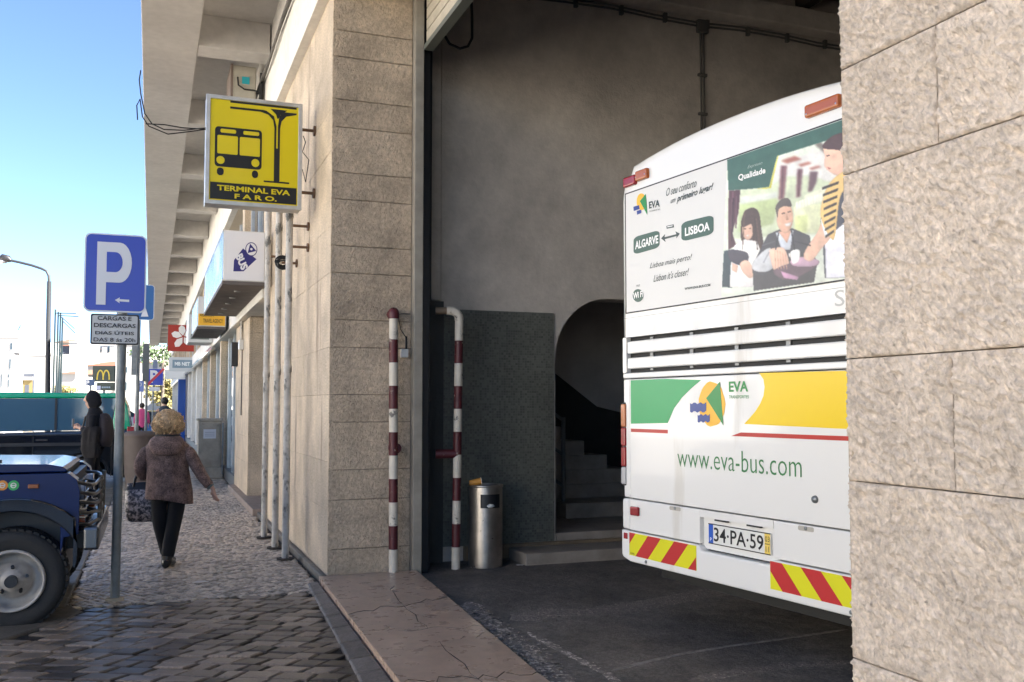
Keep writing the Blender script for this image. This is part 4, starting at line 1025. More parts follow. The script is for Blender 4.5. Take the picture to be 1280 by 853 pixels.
# the advertising photograph: a flat print kept as colours on a fine mesh, painted from soft-edged shapes
import numpy as np
GW, GH, CELL = 252, 344, 2.5
gxx, gyy = np.meshgrid((np.arange(GW) + .5) * CELL, (np.arange(GH) + .5) * CELL)
CAN = np.ones((GH, GW, 3)) * np.array([.86, .88, .82])
prng = np.random.default_rng(4)
def blur(a, n):
    for _ in range(n):
        a = (np.pad(a, ((1, 1), (0, 0)), 'edge')[:-2] + 2 * a + np.pad(a, ((1, 1), (0, 0)), 'edge')[2:]) / 4
        a = (np.pad(a, ((0, 0), (1, 1)), 'edge')[:, :-2] + 2 * a + np.pad(a, ((0, 0), (1, 1)), 'edge')[:, 2:]) / 4
    return a
def inside(pts):
    m = np.zeros(gxx.shape, bool); n = len(pts)
    for i in range(n):
        (x0, y0), (x1, y1) = pts[i], pts[(i + 1) % n]
        if y0 == y1: continue
        c = ((y0 > gyy) != (y1 > gyy)) & (gxx < (x1 - x0) * (gyy - y0) / (y1 - y0) + x0); m ^= c
    return m.astype(float)
def smooth_poly(pts, n=4):
    out = []; N_ = len(pts)
    for i in range(N_):
        p0, p1, p2, p3 = (pts[(i + d) % N_] for d in (-1, 0, 1, 2))
        for j in range(n):
            t = j / n; out.append(tuple(.5 * (2 * b + (c - a) * t + (2 * a - 5 * b + 4 * c - d) * t * t + (3 * b - a - 3 * c + d) * t ** 3) for a, b, c, d in zip(p0, p1, p2, p3)))
    return out
def PA(pts, hx, k, soft=None, shade=.16, grain=.10):
    global CAN
    if k >= 13 and k not in (14, 20, 31, 32) and len(pts) > 4: pts = smooth_poly(pts)
    soft = (1 if k >= 9 else 6) if soft is None else soft
    m = blur(inside(pts), soft)
    c = np.array([int(hx[i:i + 2], 16) / 255 for i in (1, 3, 5)])
    xs = [p[0] for p in pts]; ys = [p[1] for p in pts]
    u = (gxx - min(xs)) / (max(xs) - min(xs) + 1) - .5; v = (gyy - min(ys)) / (max(ys) - min(ys) + 1) - .5
    rim = blur(m, 8)
    nzf = blur(prng.standard_normal(gxx.shape), 3) * .5 + blur(prng.standard_normal((GH, GW)), 30) * 4
    f = 1 - shade * np.clip(u, -.6, .6) - shade * .7 * np.clip(v, -.6, .6) + grain * nzf + .22 * (rim - .8) * (k >= 13)
    CAN = CAN * (1 - m[..., None]) + m[..., None] * np.clip(c[None, None] * f[..., None], 0, 1)
PA([(34, 218), (1000, -120), (1000, 900), (10, 840), (18, 560)], '#dbe2d2', 0)
PA([(40, 365), (240, 350), (300, 300), (560, 300), (560, 560), (40, 590)], '#cbd5b4', 1)
PA([(95, 400), (250, 375), (275, 420), (250, 520), (90, 560)], '#b9c98e', 2)
PA([(95, 395), (270, 370), (270, 400), (95, 430)], '#dfe5d8', 3)
PA([(240, 250), (560, 150), (620, 60), (1000, -60), (1000, 400), (490, 320), (420, 290), (245, 300)], '#e4e2dc', 4)
PA([(285, 228), (350, 205), (385, 220), (315, 240)], '#a8604e', 5); PA([(365, 245), (415, 232), (430, 240), (380, 255)], '#a8604e', 5); PA([(415, 262), (460, 250), (475, 256), (430, 270)], '#9c5c50', 5)
PA([(440, 150), (470, 140), (600, 250), (600, 290)], '#6f665c', 5)
PA([(285, 250), (315, 250), (302, 405), (275, 410)], '#7c5155', 6); PA([(362, 265), (388, 265), (376, 395), (356, 398)], '#6f4a50', 6); PA([(420, 278), (458, 278), (450, 330), (430, 370), (412, 372)], '#5c4248', 6)
PA([(345, 440), (470, 425), (480, 470), (470, 560), (360, 560)], '#dfe3b8', 7); PA([(350, 485), (410, 478), (408, 560), (350, 560)], '#cdd694', 8); PA([(395, 390), (500, 345), (500, 420), (400, 425)], '#e6e8cc', 7)
PA([(36, 222), (1000, -110), (1000, 60), (560, 115), (270, 205), (232, 350), (44, 366)], '#2f5545', 9)
PA([(270, 205), (275, 203), (240, 356), (170, 357), (232, 350)], '#d9d23c', 10)
PA([(44, 366), (98, 362), (90, 470), (60, 560), (80, 620), (42, 640)], '#47272f', 11); PA([(60, 370), (68, 370), (62, 540), (54, 545)], '#6a3c45', 12)
PA([(22, 645), (50, 640), (60, 700), (60, 815), (12, 812)], '#24343c', 11)
# woman with tablet
PA([(125, 455), (160, 445), (185, 470), (195, 540), (205, 640), (160, 670), (105, 600), (102, 520), (112, 475)], '#3e2c26', 13)
PA([(70, 620), (120, 590), (175, 600), (200, 660), (200, 790), (150, 812), (50, 812), (52, 720)], '#eeeae6', 14)
PA(circle(18, 133, 548, 26, 46), '#dcae94', 15); PA([(106, 500), (165, 480), (172, 530), (160, 600), (155, 545), (148, 520), (110, 535)], '#3e2c26', 16)
PA([(123, 572), (140, 570), (133, 580)], '#f6eee8', 17); PA([(113, 541), (124, 541), (124, 545), (113, 546)], '#4a3128', 17); PA([(137, 540), (148, 538), (148, 542), (137, 544)], '#4a3128', 17)
PA([(45, 640), (128, 652), (132, 695), (100, 712), (52, 690)], '#37333e', 18)
PA([(98, 700), (135, 690), (165, 750), (140, 770), (105, 735)], '#e0b49c', 19); PA([(60, 700), (88, 712), (82, 745), (60, 735)], '#e0b49c', 19)
# man in suit
PA([(175, 670), (225, 570), (280, 545), (340, 540), (420, 575), (430, 640), (455, 700), (440, 790), (160, 830), (155, 720)], '#39383c', 20)
PA([(262, 560), (345, 550), (330, 640), (290, 640)], '#c9ced8', 21); PA([(275, 555), (335, 550), (315, 610)], '#cf9c82', 22)
PA(circle(22, 305, 490, 38, 72), '#d9a88c', 23); PA([(265, 470), (262, 440), (285, 408), (318, 400), (335, 425), (332, 440), (300, 438), (275, 455), (272, 490)], '#4d443e', 24)
PA([(303, 520), (335, 512), (328, 528), (310, 532)], '#f3ece6', 25); PA([(290, 470), (306, 466), (306, 471), (290, 475)], '#3c2a24', 25); PA([(318, 463), (332, 459), (332, 464), (318, 468)], '#3c2a24', 25); PA([(312, 470), (322, 500), (310, 503)], '#c58e74', 25)
PA([(160, 690), (235, 630), (262, 700), (225, 740), (160, 735)], '#c6c8cc', 26)
PA([(235, 640), (300, 632), (325, 710), (290, 738), (255, 735), (240, 690)], '#e2b49c', 27)
# tray, cup, papers
PA([(250, 740), (340, 700), (460, 690), (430, 730), (320, 780)], '#5a4650', 28); PA([(330, 690), (380, 672), (460, 688), (440, 715), (350, 715)], '#b893a8', 29)
PA([(285, 738), (370, 765), (362, 780), (300, 770)], '#b384a2', 29)
PA([(332, 648), (372, 640), (370, 690), (345, 705), (335, 690)], '#f6f4f0', 30); PA([(322, 655), (333, 655), (335, 680), (324, 672)], '#e4e0da', 30)
# attendant
PA([(470, 500), (500, 420), (560, 360), (1000, 250), (1000, 760), (490, 770), (480, 600)], '#33353f', 31)
PA([(490, 590), (600, 500), (1000, 640), (1000, 760), (495, 770)], '#d6d6e0', 32)
PA([(400, 640), (455, 560), (480, 510), (520, 570), (470, 640), (430, 690), (395, 680)], '#dcae94', 33)
PA([(470, 500), (520, 470), (530, 560), (490, 580)], '#e8eaee', 34)
PA([(488, 165), (560, 140), (640, 160), (640, 300), (560, 300), (515, 280), (488, 250), (490, 205)], '#e4b49a', 35)
PA([(483, 150), (540, 105), (640, 90), (700, 120), (700, 300), (600, 290), (575, 210), (560, 180), (490, 172)], '#46302c', 36)
PA([(500, 255), (520, 262), (508, 268)], '#b8605a', 37); PA([(497, 203), (512, 200), (512, 205), (497, 208)], '#3c2a24', 37)
PA([(500, 350), (570, 280), (620, 280), (600, 340), (560, 400), (540, 560), (520, 590), (470, 480)], '#ddb56a', 38)
for k in range(8): 
    yb = 330 + 32 * k; PA([(478 + 2 * k, yb + 20), (555 - 3 * k, yb - 8), (553 - 3 * k, yb + 5), (478 + 2 * k, yb + 32)], '#2a2420', 39)

for k in range(9): PA([(355 + 14 * k, 420 - 5 * k), (368 + 14 * k, 415 - 5 * k), (370 + 14 * k, 450 - 5 * k), (357 + 14 * k, 455 - 5 * k)], '#f0f0d8', 3, 2)
def line(x0, y0, x1, y1, w, hx, k=12): 
    d = math.hypot(x1 - x0, y1 - y0); nx_, ny_ = -(y1 - y0) / d * w, (x1 - x0) / d * w; PA([(x0 + nx_, y0 + ny_), (x1 + nx_, y1 + ny_), (x1 - nx_, y1 - ny_), (x0 - nx_, y0 - ny_)], hx, k, 1)
line(276, 560, 262, 640, 3, '#2c2b30'); line(335, 548, 350, 640, 3, '#2a292d'); line(350, 600, 425, 620, 3, '#2c2b30'); line(200, 620, 260, 600, 2.5, '#55545a'); line(205, 700, 232, 650, 3, '#9a9ca6')
for k in range(5): line(258 + 12 * k, 640 + 3 * k, 262 + 13 * k, 730, 1.6, '#c79478')
for k in range(7): line(118 + 9 * k, 470 + 4 * k, 108 + 14 * k, 640, 1.8, ['#5a4034', '#2c1e1a'][k % 2]) if k in (0, 5, 6) else None
line(66, 400, 58, 600, 4, '#331a22'); line(80, 390, 78, 540, 3, '#5b3640'); line(296, 255, 290, 400, 3, '#5f3d41'); line(372, 270, 368, 392, 3, '#553538')
CAN = np.clip(CAN * .88 + .115, 0, 1)
lin = np.where(CAN <= .04045, CAN / 12.92, ((CAN + .055) / 1.055) ** 2.4)
pv, pf, idx = [], [], -np.ones((GH, GW), int)
for j in range(GH):
    for i in range(GW):
        x, y = gxx[j, i], gyy[j, i]
        if x < 10 + 26 * (1 - min(1, max(0, (y - 222) / 620))): continue
        u, z = f7(x, y)
        if u > PU1 - .008 or z < PZ0 + .006 or z > PZ1 - .006: 
            if u > PU1 + .01 or z < PZ0 - .006 or z > PZ1 + .006: continue
        idx[j, i] = len(pv); pv.append((min(u, PU1 - .011), -.0072, min(max(z, PZ0 + .010), PZ1 - .010)))
used = idx >= 0; cols = np.ones((len(pv), 4), np.float32); cols[:, :3] = lin[used]
for j in range(GH - 1):
    for i in range(GW - 1):
        q = (idx[j, i], idx[j + 1, i], idx[j + 1, i + 1], idx[j, i + 1])
        if min(q) >= 0: pf.append(q)
pm = bpy.data.meshes.new('printed_photo'); pm.from_pydata(pv, [], pf); ca_ = pm.color_attributes.new('print', 'FLOAT_COLOR', 'POINT'); ca_.data.foreach_set('color', cols.ravel())
pmat = bpy.data.materials.new('printed_photo'); pmat.use_nodes = True; _n = pmat.node_tree; _a = _n.nodes.new('ShaderNodeAttribute'); _a.attribute_name = 'print'; _n.links.new(_a.outputs['Color'], _n.nodes['Principled BSDF'].inputs['Base Color']); _n.nodes['Principled BSDF'].inputs['Roughness'].default_value = .3
pm.materials.append(pmat); po = bpy.data.objects.new('printed_photo', pm); COL.objects.link(po); po.parent = PST
ptext('Expresso', (133, 268), (202, 247), (133, 250), flat('pale_script', '#a9b8ae'), f=f7, k=.009, shear=.4); ptext('Qualidade', (90, 325), (216, 290), (90, 292), WI, f=f7, k=.009, bold=.03)
btext('S', 2.06, 2.13, 2.10, 2.19, mat('grey_letter', (.5, .5, .48), .4), .001)
for u in (.30, .62, 1.82, 2.15): MB().lathe([(.012, 0), (.011, -.005), (0, -.006)], (u, -.006 if u not in (.30, 2.15) else -.02, .86 if u not in (.30, 2.15) else .455), 'y', n=10).build('bolt', GALV, bus, world=False)
for u in (.22, .33, 1.90, 2.12): MB().lathe([(.006, 0), (0, -.003)], (u, -.031, 3.22), 'y', n=8).build('lamp_screw', GALV, bus, world=False)
bprism('panel_seam', [(.0, 2.2005), (2.45, 2.2005), (2.45, 2.203), (.0, 2.203)], -.0008, .0005, mat('seam_grey', (.25, .25, .24), .6))
bprism('panel_seam', [(.089, .6515), (.88, .6515), (.88, .6535), (.089, .6535)], -.0206, -.02, mat('seam_grey', 0))
# wheels and side windows
for yv in (2.6, 9.4):
    for u in (.0, 2.2):
        w = MB().cyl((u, yv, .5), (u + .26, yv, .5), .48, n=28).build('wheel', BLACK, bus, world=False)
        MB().cyl((u - .01, yv, .5), (u + .02, yv, .5), .27, n=24).build('rim', GALV, w, world=False)
for u in (-.004, 2.45):
    for k in range(7): bx('side_window', (u, u + .004, .8 + 1.55 * k, 2.25 + 1.55 * k, 1.9, 2.95), GLASSD, bus, world=False)
bx('windscreen', (.15, 2.3, 12.0, 12.01, 1.3, 3.1), GLASSD, bus, world=False)
bx('underbody', (.12, 2.33, .25, 11.7, .3, .46), BUSG, bus, world=False)

# ============================================================ BLUE PARKING SIGN (near)
pb = gz(143.5, 750); py = 8.3
t = thing('parking_sign', 'tall grey pole with blue P parking plate and white loading hours plate', 'sign', (pb.x, pb.y, 0))
MB().tube([(pb.x, pb.y, -.02), (pb.x + .012, pb.y, 2.95)], .036, 18).build('pole', POLE, t)
MB().lathe([(.075, -.02), (.07, .012), (.045, .02)], (pb.x, pb.y, 0), n=14).build('mortar_foot', mat('pale_mortar', (.4, .35, .27), .9), t)
Yp = pb.y - .045
def plate(px, rad, m, edge, th=.02, Y=None, par=None, yaw_=0):
    Y = Yp if Y is None else Y
    P4 = [gy(*q, Y) for q in px]; x0 = (P4[0].x + P4[2].x) / 2; x1 = (P4[1].x + P4[3].x) / 2; z1 = (P4[0].z + P4[1].z) / 2; z0 = (P4[2].z + P4[3].z) / 2
    MB().prism([(u, Y, v) for u, v in rrect(x0, x1, z0, z1, rad)], (0, th, 0)).build('plate', edge, par)
    i = .012; MB().prism([(u, Y - .002, v) for u, v in rrect(x0 + i, x1 - i, z0 + i, z1 - i, rad * .8)], (0, .0015, 0)).build('plate_face', m, par)
    return x0, x1, z0, z1
SBL = flat('sign_blue', '#2437ac', .3, .3); SWH = flat('sign_white', '#d9dade', .35)
x0, x1, z0, z1 = plate(((106, 294), (183, 291.5), (104, 390), (183, 391)), .05, SBL, SWH, par=t)
w, h = x1 - x0, z1 - z0; k = Yp - .005
def PP(u, v): return (x0 + w * u, k, z0 + h * v)
def letterP(u0, u1, v0, v1, fx=.27):   # outline of a P as a single polygon pair
    st = (u1 - u0) * fx; mid = v0 + (v1 - v0) * .36
    outer = []
    body = [(u0, v0), (u0 + st, v0), (u0 + st, mid), (u1 - (u1 - u0) * .35, mid)]
    rx, cy, ry = (u1 - u0) * .35, (mid + v1) / 2, (v1 - mid) / 2
    body += [(u1 - rx + rx * math.cos(R(a)), cy + ry * math.sin(R(a))) for a in range(-75, 90, 15)]
    body += [(u1 - rx, v1), (u0, v1)]
    return body, (u0 + st, u1 - rx, mid, v1)
bd, hole = letterP(.20, .76, .09, .89)
MB().prism([PP(*q) for q in bd], (0, .002, 0)).build('letter_p', SWH, t)
hx0, hx1 = .355, .50; hy0, hy1 = .51, .765
hp = [(hx0, hy0), (hx1, hy0)] + [(hx1 + .11 * math.cos(R(a)), (hy0 + hy1) / 2 + (hy1 - hy0) / 2 * math.sin(R(a))) for a in range(-75, 90, 15)] + [(hx1, hy1), (hx0, hy1)]
MB().prism([(x0 + w * u, k - .001, z0 + h * v) for u, v in hp], (0, .001, 0)).build('letter_p', SBL, t)
MB().prism([PP(*q) for q in ((.50, .155), (.58, .115), (.57, .14), (.73, .135), (.73, .165), (.57, .168), (.58, .19))], (0, .002, 0)).build('arrow', SWH, t)
x0, x1, z0, z1 = plate(((113, 393.5), (174, 392.5), (113, 431), (173.5, 431)), .015, flat('plate_grey_white', '#c4c5c4', .4), BLKPL, par=t)
w, h = x1 - x0, z1 - z0; TB = flat('text_black', '#2a2a2c')
for i, (s, a, b2) in enumerate((('CARGAS E', .14, .84), ('DESCARGAS', .07, .93), ('DIAS ÚTEIS', .10, .90))):
    v = .79 - .235 * i; text(s, (x0 + w * a, k, z0 + h * v), (x0 + w * b2, k, z0 + h * v), (x0 + w * a, k, z0 + h * (v + .14)), TB, t, TOW, bold=.02)
text('DAS 8 ás 20h', (x0 + w * .07, k, z0 + h * .09), (x0 + w * .93, k, z0 + h * .09), (x0 + w * .07, k, z0 + h * .22), TB, t, TOW, bold=.01)
# second sign pole (blue plate, seen past the first)
def pole_sign(label, pxb, ztop, rr_=.035, name='road_sign'):
    b = gz(*pxb); t = thing(name, label, 'sign', (b.x, b.y, 0)); MB().tube([(b.x, b.y, -.02), (b.x, b.y, ztop)], rr_, 10).build('pole', POLE, t); return t, b
t, b = pole_sign('blue pedestrian sign on thin grey pole directly behind the big parking plate', (169, 612), 3.95)
plate(((146, 356), (193, 355), (146, 400), (193, 400)), .06, flat('sign_blue2', '#2a5f9c', .35), SWH, par=t, Y=b.y - .05)
MB().prism([gy(*q, b.y - .06) for q in ((176, 396), (185.5, 396), (183, 388), (181, 382))], (0, .002, 0)).build('symbol', SWH, t)
qpanel((164, 432, 171, 469), b.y - .08, POLE, t, .03, 'sign_back')
t, b = pole_sign('thin grey pole carrying a long narrow sign seen edge on beside the brown bin', (181, 590), 3.0, .03)
qpanel((178, 430, 187, 477), b.y - .06, mat('dark_sign_back', (.12, .13, .13), .5), t, .05, 'sign_back')
# no parking P with red slash
t, b = pole_sign('leaning pole with small blue P plate crossed by a red bar', (190, 552), 3.3, .035)
Y = b.y - .08; x0, x1, z0, z1 = plate(((184, 461), (204, 461), (184, 482), (204, 482)), .03, SBL, SWH, par=t, Y=Y)
text('P', (x0 + .18 * (x1 - x0), Y - .006, z0 + .15 * (z1 - z0)), (x0 + .68 * (x1 - x0), Y - .006, z0 + .15 * (z1 - z0)), (x0 + .18 * (x1 - x0), Y - .006, z0 + .9 * (z1 - z0)), SWH, t, TOW, bold=.04)
MB().prism([(x0 - .06, Y - .012, z0 + .02), (x0 + .05, Y - .012, z0 - .02), (x1 + .06, Y - .012, z1 - .04), (x1 - .02, Y - .012, z1 + .03)], (0, .003, 0)).build('red_bar', flat('slash_red', '#c23a4a'), t)
qpanel((186, 484, 200, 489), Y, SWH, t, .02, 'small_plate'); qpanel((191, 450, 197, 461), Y, flat('grey_blue', '#76829a'), t, .02, 'small_plate')
t, b = pole_sign('faded small blue parking sign farther along the kerb behind the pink jacket', (176, 545), 2.9, .03)
Y = b.y - .06; x0, x1, z0, z1 = plate(((171, 476), (180, 476), (171, 490), (180, 490)), .03, flat('faded_blue', '#7f8fc4'), SWH, par=t, Y=Y)
text('P', (x0 + .2 * (x1 - x0), Y - .006, z0 + .2 * (z1 - z0)), (x0 + .7 * (x1 - x0), Y - .006, z0 + .2 * (z1 - z0)), (x0 + .2 * (x1 - x0), Y - .006, z0 + .85 * (z1 - z0)), SWH, t, TOW)
# brown litter bin on pavement
b = gz(173, 612); t = thing('street_bin', 'large tapered brown litter bin standing on the kerb behind the walking woman', 'litter bin', (b.x, b.y, 0))
BRN = mat('brown_bin', (.13, .10, .085), .6, var=(4, .15))
MB().lathe([(.22, 0), (.25, .3), (.28, .98)], (0, 0, 0), n=24).build('body', BRN, t, world=False); MB().lathe([(.30, .98), (.305, 1.0), (.30, 1.05), (.2, 1.09), (0, 1.1)], n=24).build('lid', BRN, t, world=False)

# ============================================================ PEOPLE HELPERS
def skin(name, nodes, edges, m, parent, sub=2, root=0):
    me = bpy.data.meshes.new(name); me.from_pydata([n[:3] for n in nodes], edges, [])
    o = bpy.data.objects.new(name, me); COL.objects.link(o)
    sk = o.modifiers.new('skin', 'SKIN'); sk.use_smooth_shade = True
    if not me.skin_vertices:
        bpy.context.view_layer.update()
    sv = me.skin_vertices[0].data
    for i, n in enumerate(nodes):
        r = n[3] if isinstance(n[3], tuple) else (n[3], n[3]); sv[i].radius = r; sv[i].use_root = (i == root)
    s = o.modifiers.new('sub', 'SUBSURF'); s.levels = sub; s.render_levels = sub
    dg = bpy.context.evaluated_depsgraph_get(); nm = bpy.data.meshes.new_from_object(o.evaluated_get(dg))
    bpy.data.objects.remove(o); nm.name = name; nm.materials.clear(); nm.materials.append(m)
    for p in nm.polygons: p.use_smooth = True; p.material_index = 0
    o = bpy.data.objects.new(name, nm); COL.objects.link(o); o.parent = parent; return o
def rings_z(spec, n=22, wr=0., seed=0):
    """spec: (z, cx, cy, rx, ry) stacked rings with small folds"""
    out = []
    for (z, cx, cy, rx, ry) in spec:
        r = []
        for i in range(n):
            a = 2 * math.pi * i / n; k = 1 + wr * mn.noise(Vector((math.cos(a) * 2.2, math.sin(a) * 2.2, z * 5 + seed)))
            r.append(Vector((cx + rx * math.cos(a) * k, cy + ry * math.sin(a) * k, z)))
        out.append(r)
    return out
SKIN = mat('skin', (.52, .30, .21), .5); 
def hand(nodes, edges, wrist_i, w, d, up_, size=1., curl=.3, thumb=1):
    """palm node + five finger chains; w = wrist point, d = finger direction, up_ = thumb side"""
    w, d, t_ = Vector(w), Vector(d).normalized(), Vector(up_).normalized(); n_ = d.cross(t_).normalized()
    def add(p, r, par): nodes.append((p.x, p.y, p.z, r)); edges.append((par, len(nodes) - 1)); return len(nodes) - 1
    pa = add(w + d * .045 * size, (.024 * size, .018 * size), wrist_i)
    for k, L in enumerate((.062, .07, .066, .052)):
        off = t_ * (.027 - .018 * k) * size; b = w + d * .085 * size + off
        i = add(b, .0095 * size, pa); b2 = b + (d + n_ * curl) * L * .5 * size; j = add(b2, .0085 * size, i); add(b2 + (d * .6 + n_ * curl * 2.2) * L * .5 * size, .0075 * size, j)
    b = w + d * .04 * size + t_ * .034 * size; i = add(b, .0105 * size, pa); add(b + (d * .7 + t_ * .5) * .045 * size, .0085 * size, i)

# ---- woman walking away
wb = gz(209, 708); 
wt = thing('person', 'woman walking away in mottled brown hooded coat and black trousers with curly blonde hair', 'person', (wb.x, wb.y, 0), R(-17))
def coatmat():
    m = mat('tweed_coat', (.27, .175, .15), .9, var=[(110, .85), (14, .6)], bump=(240, .6, .006)); return m
COAT = coatmat(); TROU = mat('black_trousers', (.006, .006, .008), .9, var=(20, .2)); BOOT = mat('black_leather', (.01, .01, .012), .25)
# body: head, neck, arms with hands, legs: one surface
N = [(0, 0, .80, (.12, .09)), (-.01, 0, 1.0, (.11, .09)), (-.02, .0, 1.12, (.10, .07)), (-.02, .01, 1.25, (.05, .05)), (-.02, .03, 1.33, (.065, .07)), (-.02, .035, 1.42, (.078, .085)), (-.02, .035, 1.48, (.05, .055))]
Eg = [(0, 1), (1, 2), (2, 3), (3, 4), (4, 5), (5, 6)]
def addn(p, r, par): N.append((*p, r)); Eg.append((par, len(N) - 1)); return len(N) - 1
i = addn((.15, 0, 1.13), .035, 2); i = addn((.27, -.02, .96), .035, i); i = addn((.38, -.02, .80), .03, i); rw = addn((.425, -.02, .755), .022, i)
hand(N, Eg, rw, (.425, -.02, .755), (.25, .0, -1), (-.6, .6, 0), 1.0)
i = addn((-.17, .0, 1.13), .035, 2); i = addn((-.27, -.04, .97), .035, i); i = addn((-.26, .06, .86), .03, i); lw = addn((-.235, .12, .84), .022, i)
hand(N, Eg, lw, (-.235, .12, .84), (.1, .5, -.5), (.8, .2, .2), 1.0, curl=.9)
i = addn((-.07, 0, .72), .08, 0); i = addn((-.05, -.02, .42), .055, i); i = addn((-.02, .10, .10), .04, i); addn((-.02, .16, .05), .035, i)
i = addn((.08, 0, .72), .08, 0); i = addn((.06, -.02, .42), .055, i); i = addn((.03, -.10, .10), .04, i); addn((.03, -.02, .04), .035, i)
skin('body', N, Eg, SKIN, wt)
cs = [(.655, .0, .01, .225, .155), (.66, .0, .01, .228, .158), (.72, -.005, .01, .222, .15), (.82, -.01, .01, .208, .142), (.94, -.015, 0, .198, .132), (1.04, -.02, 0, .205, .13), (1.12, -.02, 0, .215, .125), (1.17, -.02, 0, .205, .112), (1.21, -.02, 0, .16, .098), (1.245, -.02, .005, .10, .08), (1.26, -.02, .01, .08, .07)]
cr_ = rings_z(cs, 28, .09, 2)
for q in cr_[0] + cr_[1]: q.z -= .05 * max(0, q.x) / .2
coat = MB().loft(cr_, 0).build('coat', COAT, wt, world=False)
skin('sleeve', [(.15, 0, 1.155, .07), (.215, -.01, 1.06, .066), (.27, -.02, .96, .062), (.33, -.02, .86, .056), (.385, -.02, .79, .05), (.40, -.02, .772, .052)], [(i, i + 1) for i in range(5)], COAT, coat)
skin('cuff', [(.392, -.02, .782, .05), (.414, -.02, .757, .049)], [(0, 1)], mat('grey_cuff', (.12, .14, .13), .8), coat)
skin('sleeve', [(-.19, 0, 1.155, .07), (-.245, -.02, 1.06, .068), (-.28, -.04, .97, .062), (-.275, .02, .89, .056), (-.25, .09, .85, .048)], [(i, i + 1) for i in range(4)], COAT, coat)
hd = MB(); hd.loft(rings_z([(1.08, -.0, -.125, .085, .02), (1.10, -.0, -.13, .12, .045), (1.15, -.005, -.115, .155, .07), (1.20, -.01, -.09, .165, .085), (1.235, -.015, -.05, .155, .095), (1.262, -.02, -.02, .12, .09)], 24, .12, 5)); hd.build('hood', COAT, coat, world=False)
MB().tube([(-.02 + .11 * math.cos(a * .5236), -.01 + .085 * math.sin(a * .5236), 1.268) for a in range(13)], .013, 8).build('hood_trim', BLACK, coat, world=False)
# hair: dense curls
HB = mat('blonde_hair', (.85, .58, .32), .55, var=[(40, .45), (12, .3)], rnd=.35)
hm = MB(); hr_ = random.Random(21); hc = Vector((-.02, .01, 1.40)); hm.blob(hc, (.132, .128, .12), 2, .2, 4, 20, 14)
for k in range(900):
    th, ph = hr_.uniform(0, 6.283), math.acos(hr_.uniform(-.75, 1)); d = Vector((math.sin(ph) * math.cos(th), math.sin(ph) * math.sin(th), math.cos(ph)))
    if d.y > .75 and d.z < .2: continue
    rr_ = Vector((.145 + .015 * (d.z < 0), .135, .13)); p = hc + Vector((d.x * rr_.x, d.y * rr_.y, d.z * rr_.z)) * hr_.uniform(.82, 1.0)
    s_ = hr_.uniform(.010, .022); ax = d.orthogonal().normalized(); ax.rotate(Matrix.Rotation(hr_.uniform(0, 6.28), 3, d)); ay = d.cross(ax); ph0 = hr_.uniform(0, 6.28)
    n = 7; dn = Vector((0, 0, -1))
    hm.tube([p + (ax * math.cos(ph0 + j * .8) + d * math.sin(ph0 + j * .8) * .6) * s_ + (ay * .5 + dn * .6) * (.009 * j) for j in range(n)], [.003, .0042, .0042, .004, .0035, .0025, .001], 3)
hm.build('hair', HB, wt, world=False)
skin('trousers', [(0, 0, .76, (.10, .09)), (-.085, 0, .64, .095), (-.07, -.02, .42, .078), (-.035, .08, .15, .066), (-.03, .10, .09, .068), (.085, 0, .64, .095), (.06, -.02, .42, .076), (.035, -.10, .15, .066), (.03, -.115, .09, .068)], [(0, 1), (1, 2), (2, 3), (3, 4), (0, 5), (5, 6), (6, 7), (7, 8)], TROU, wt)
for (x, y, z, tip) in ((-.03, .13, .0, 0), (.03, -.085, .005, 0)):
    s_ = MB(); s_.loft([[Vector((x + cx + rx * math.cos(a / 14 * 6.283), y + yy_, z + max(.0, hz + rz * math.sin(a / 14 * 6.283)))) for a in range(14)] for (yy_, cx, rx, hz, rz) in ((-.09, 0, .02, .04, .03), (-.08, 0, .038, .05, .05), (-.03, 0, .045, .06, .06), (.03, 0, .045, .05, .05), (.09, 0, .047, .035, .035), (.14, 0, .04, .028, .028), (.165, 0, .02, .02, .015))])
    s_.loft(rings_z([(z + .05, x, y - .035, .05, .055), (z + .12, x, y - .03, .052, .055)], 14)); s_.build('boot', BOOT, wt, world=False)
# bag held in her left hand
bagm = mat('patterned_bag', (.05, .045, .055), .35, var=[(26, .6)], grime=(26, .46, (.58, .50, .48)), coat=.2, bump=(20, .5, .02))
bl = wt.matrix_basis if False else Matrix.Translation(wb) @ Matrix.Rotation(R(-17), 4, 'Z')
bagp = Matrix.Translation((wb.x, wb.y, 0)) @ Matrix.Rotation(R(-17), 4, 'Z') @ Vector((-.27, .13, .42))
bt = thing('handbag', 'large patterned grey and black shopping bag carried by the blonde woman', 'bag', bagp, R(-17) + R(8))
rings = []
for (z, w_, d_, cx) in ((0, .14, .05, .015), (.015, .165, .075, .012), (.1, .178, .085, 0), (.22, .175, .075, -.005), (.32, .165, .045, -.01), (.37, .155, .02, -.01), (.385, .15, .012, -.01)):
    rings.append([Vector((cx + w_ * abs(math.cos(a)) ** .5 * (1 if math.cos(a) > 0 else -1), d_ * abs(math.sin(a)) ** .6 * (1 if math.sin(a) > 0 else -1) * (1 + .15 * mn.noise(Vector((math.cos(a) * 3, z * 9, 0)))), z + .012 * math.cos(a) * (z > .2))) for a in [6.283 * i / 24 for i in range(24)]])
MB().loft(rings).build('bag_body', bagm, bt, world=False)
MB().loft([[Vector((q.x * 1.012, q.y * 1.05, q.z)) for q in rings[4]], [Vector((q.x * 1.0, q.y * 1.05, q.z)) for q in rings[6]]]).build('bag_trim', BLKPL, bt, world=False)
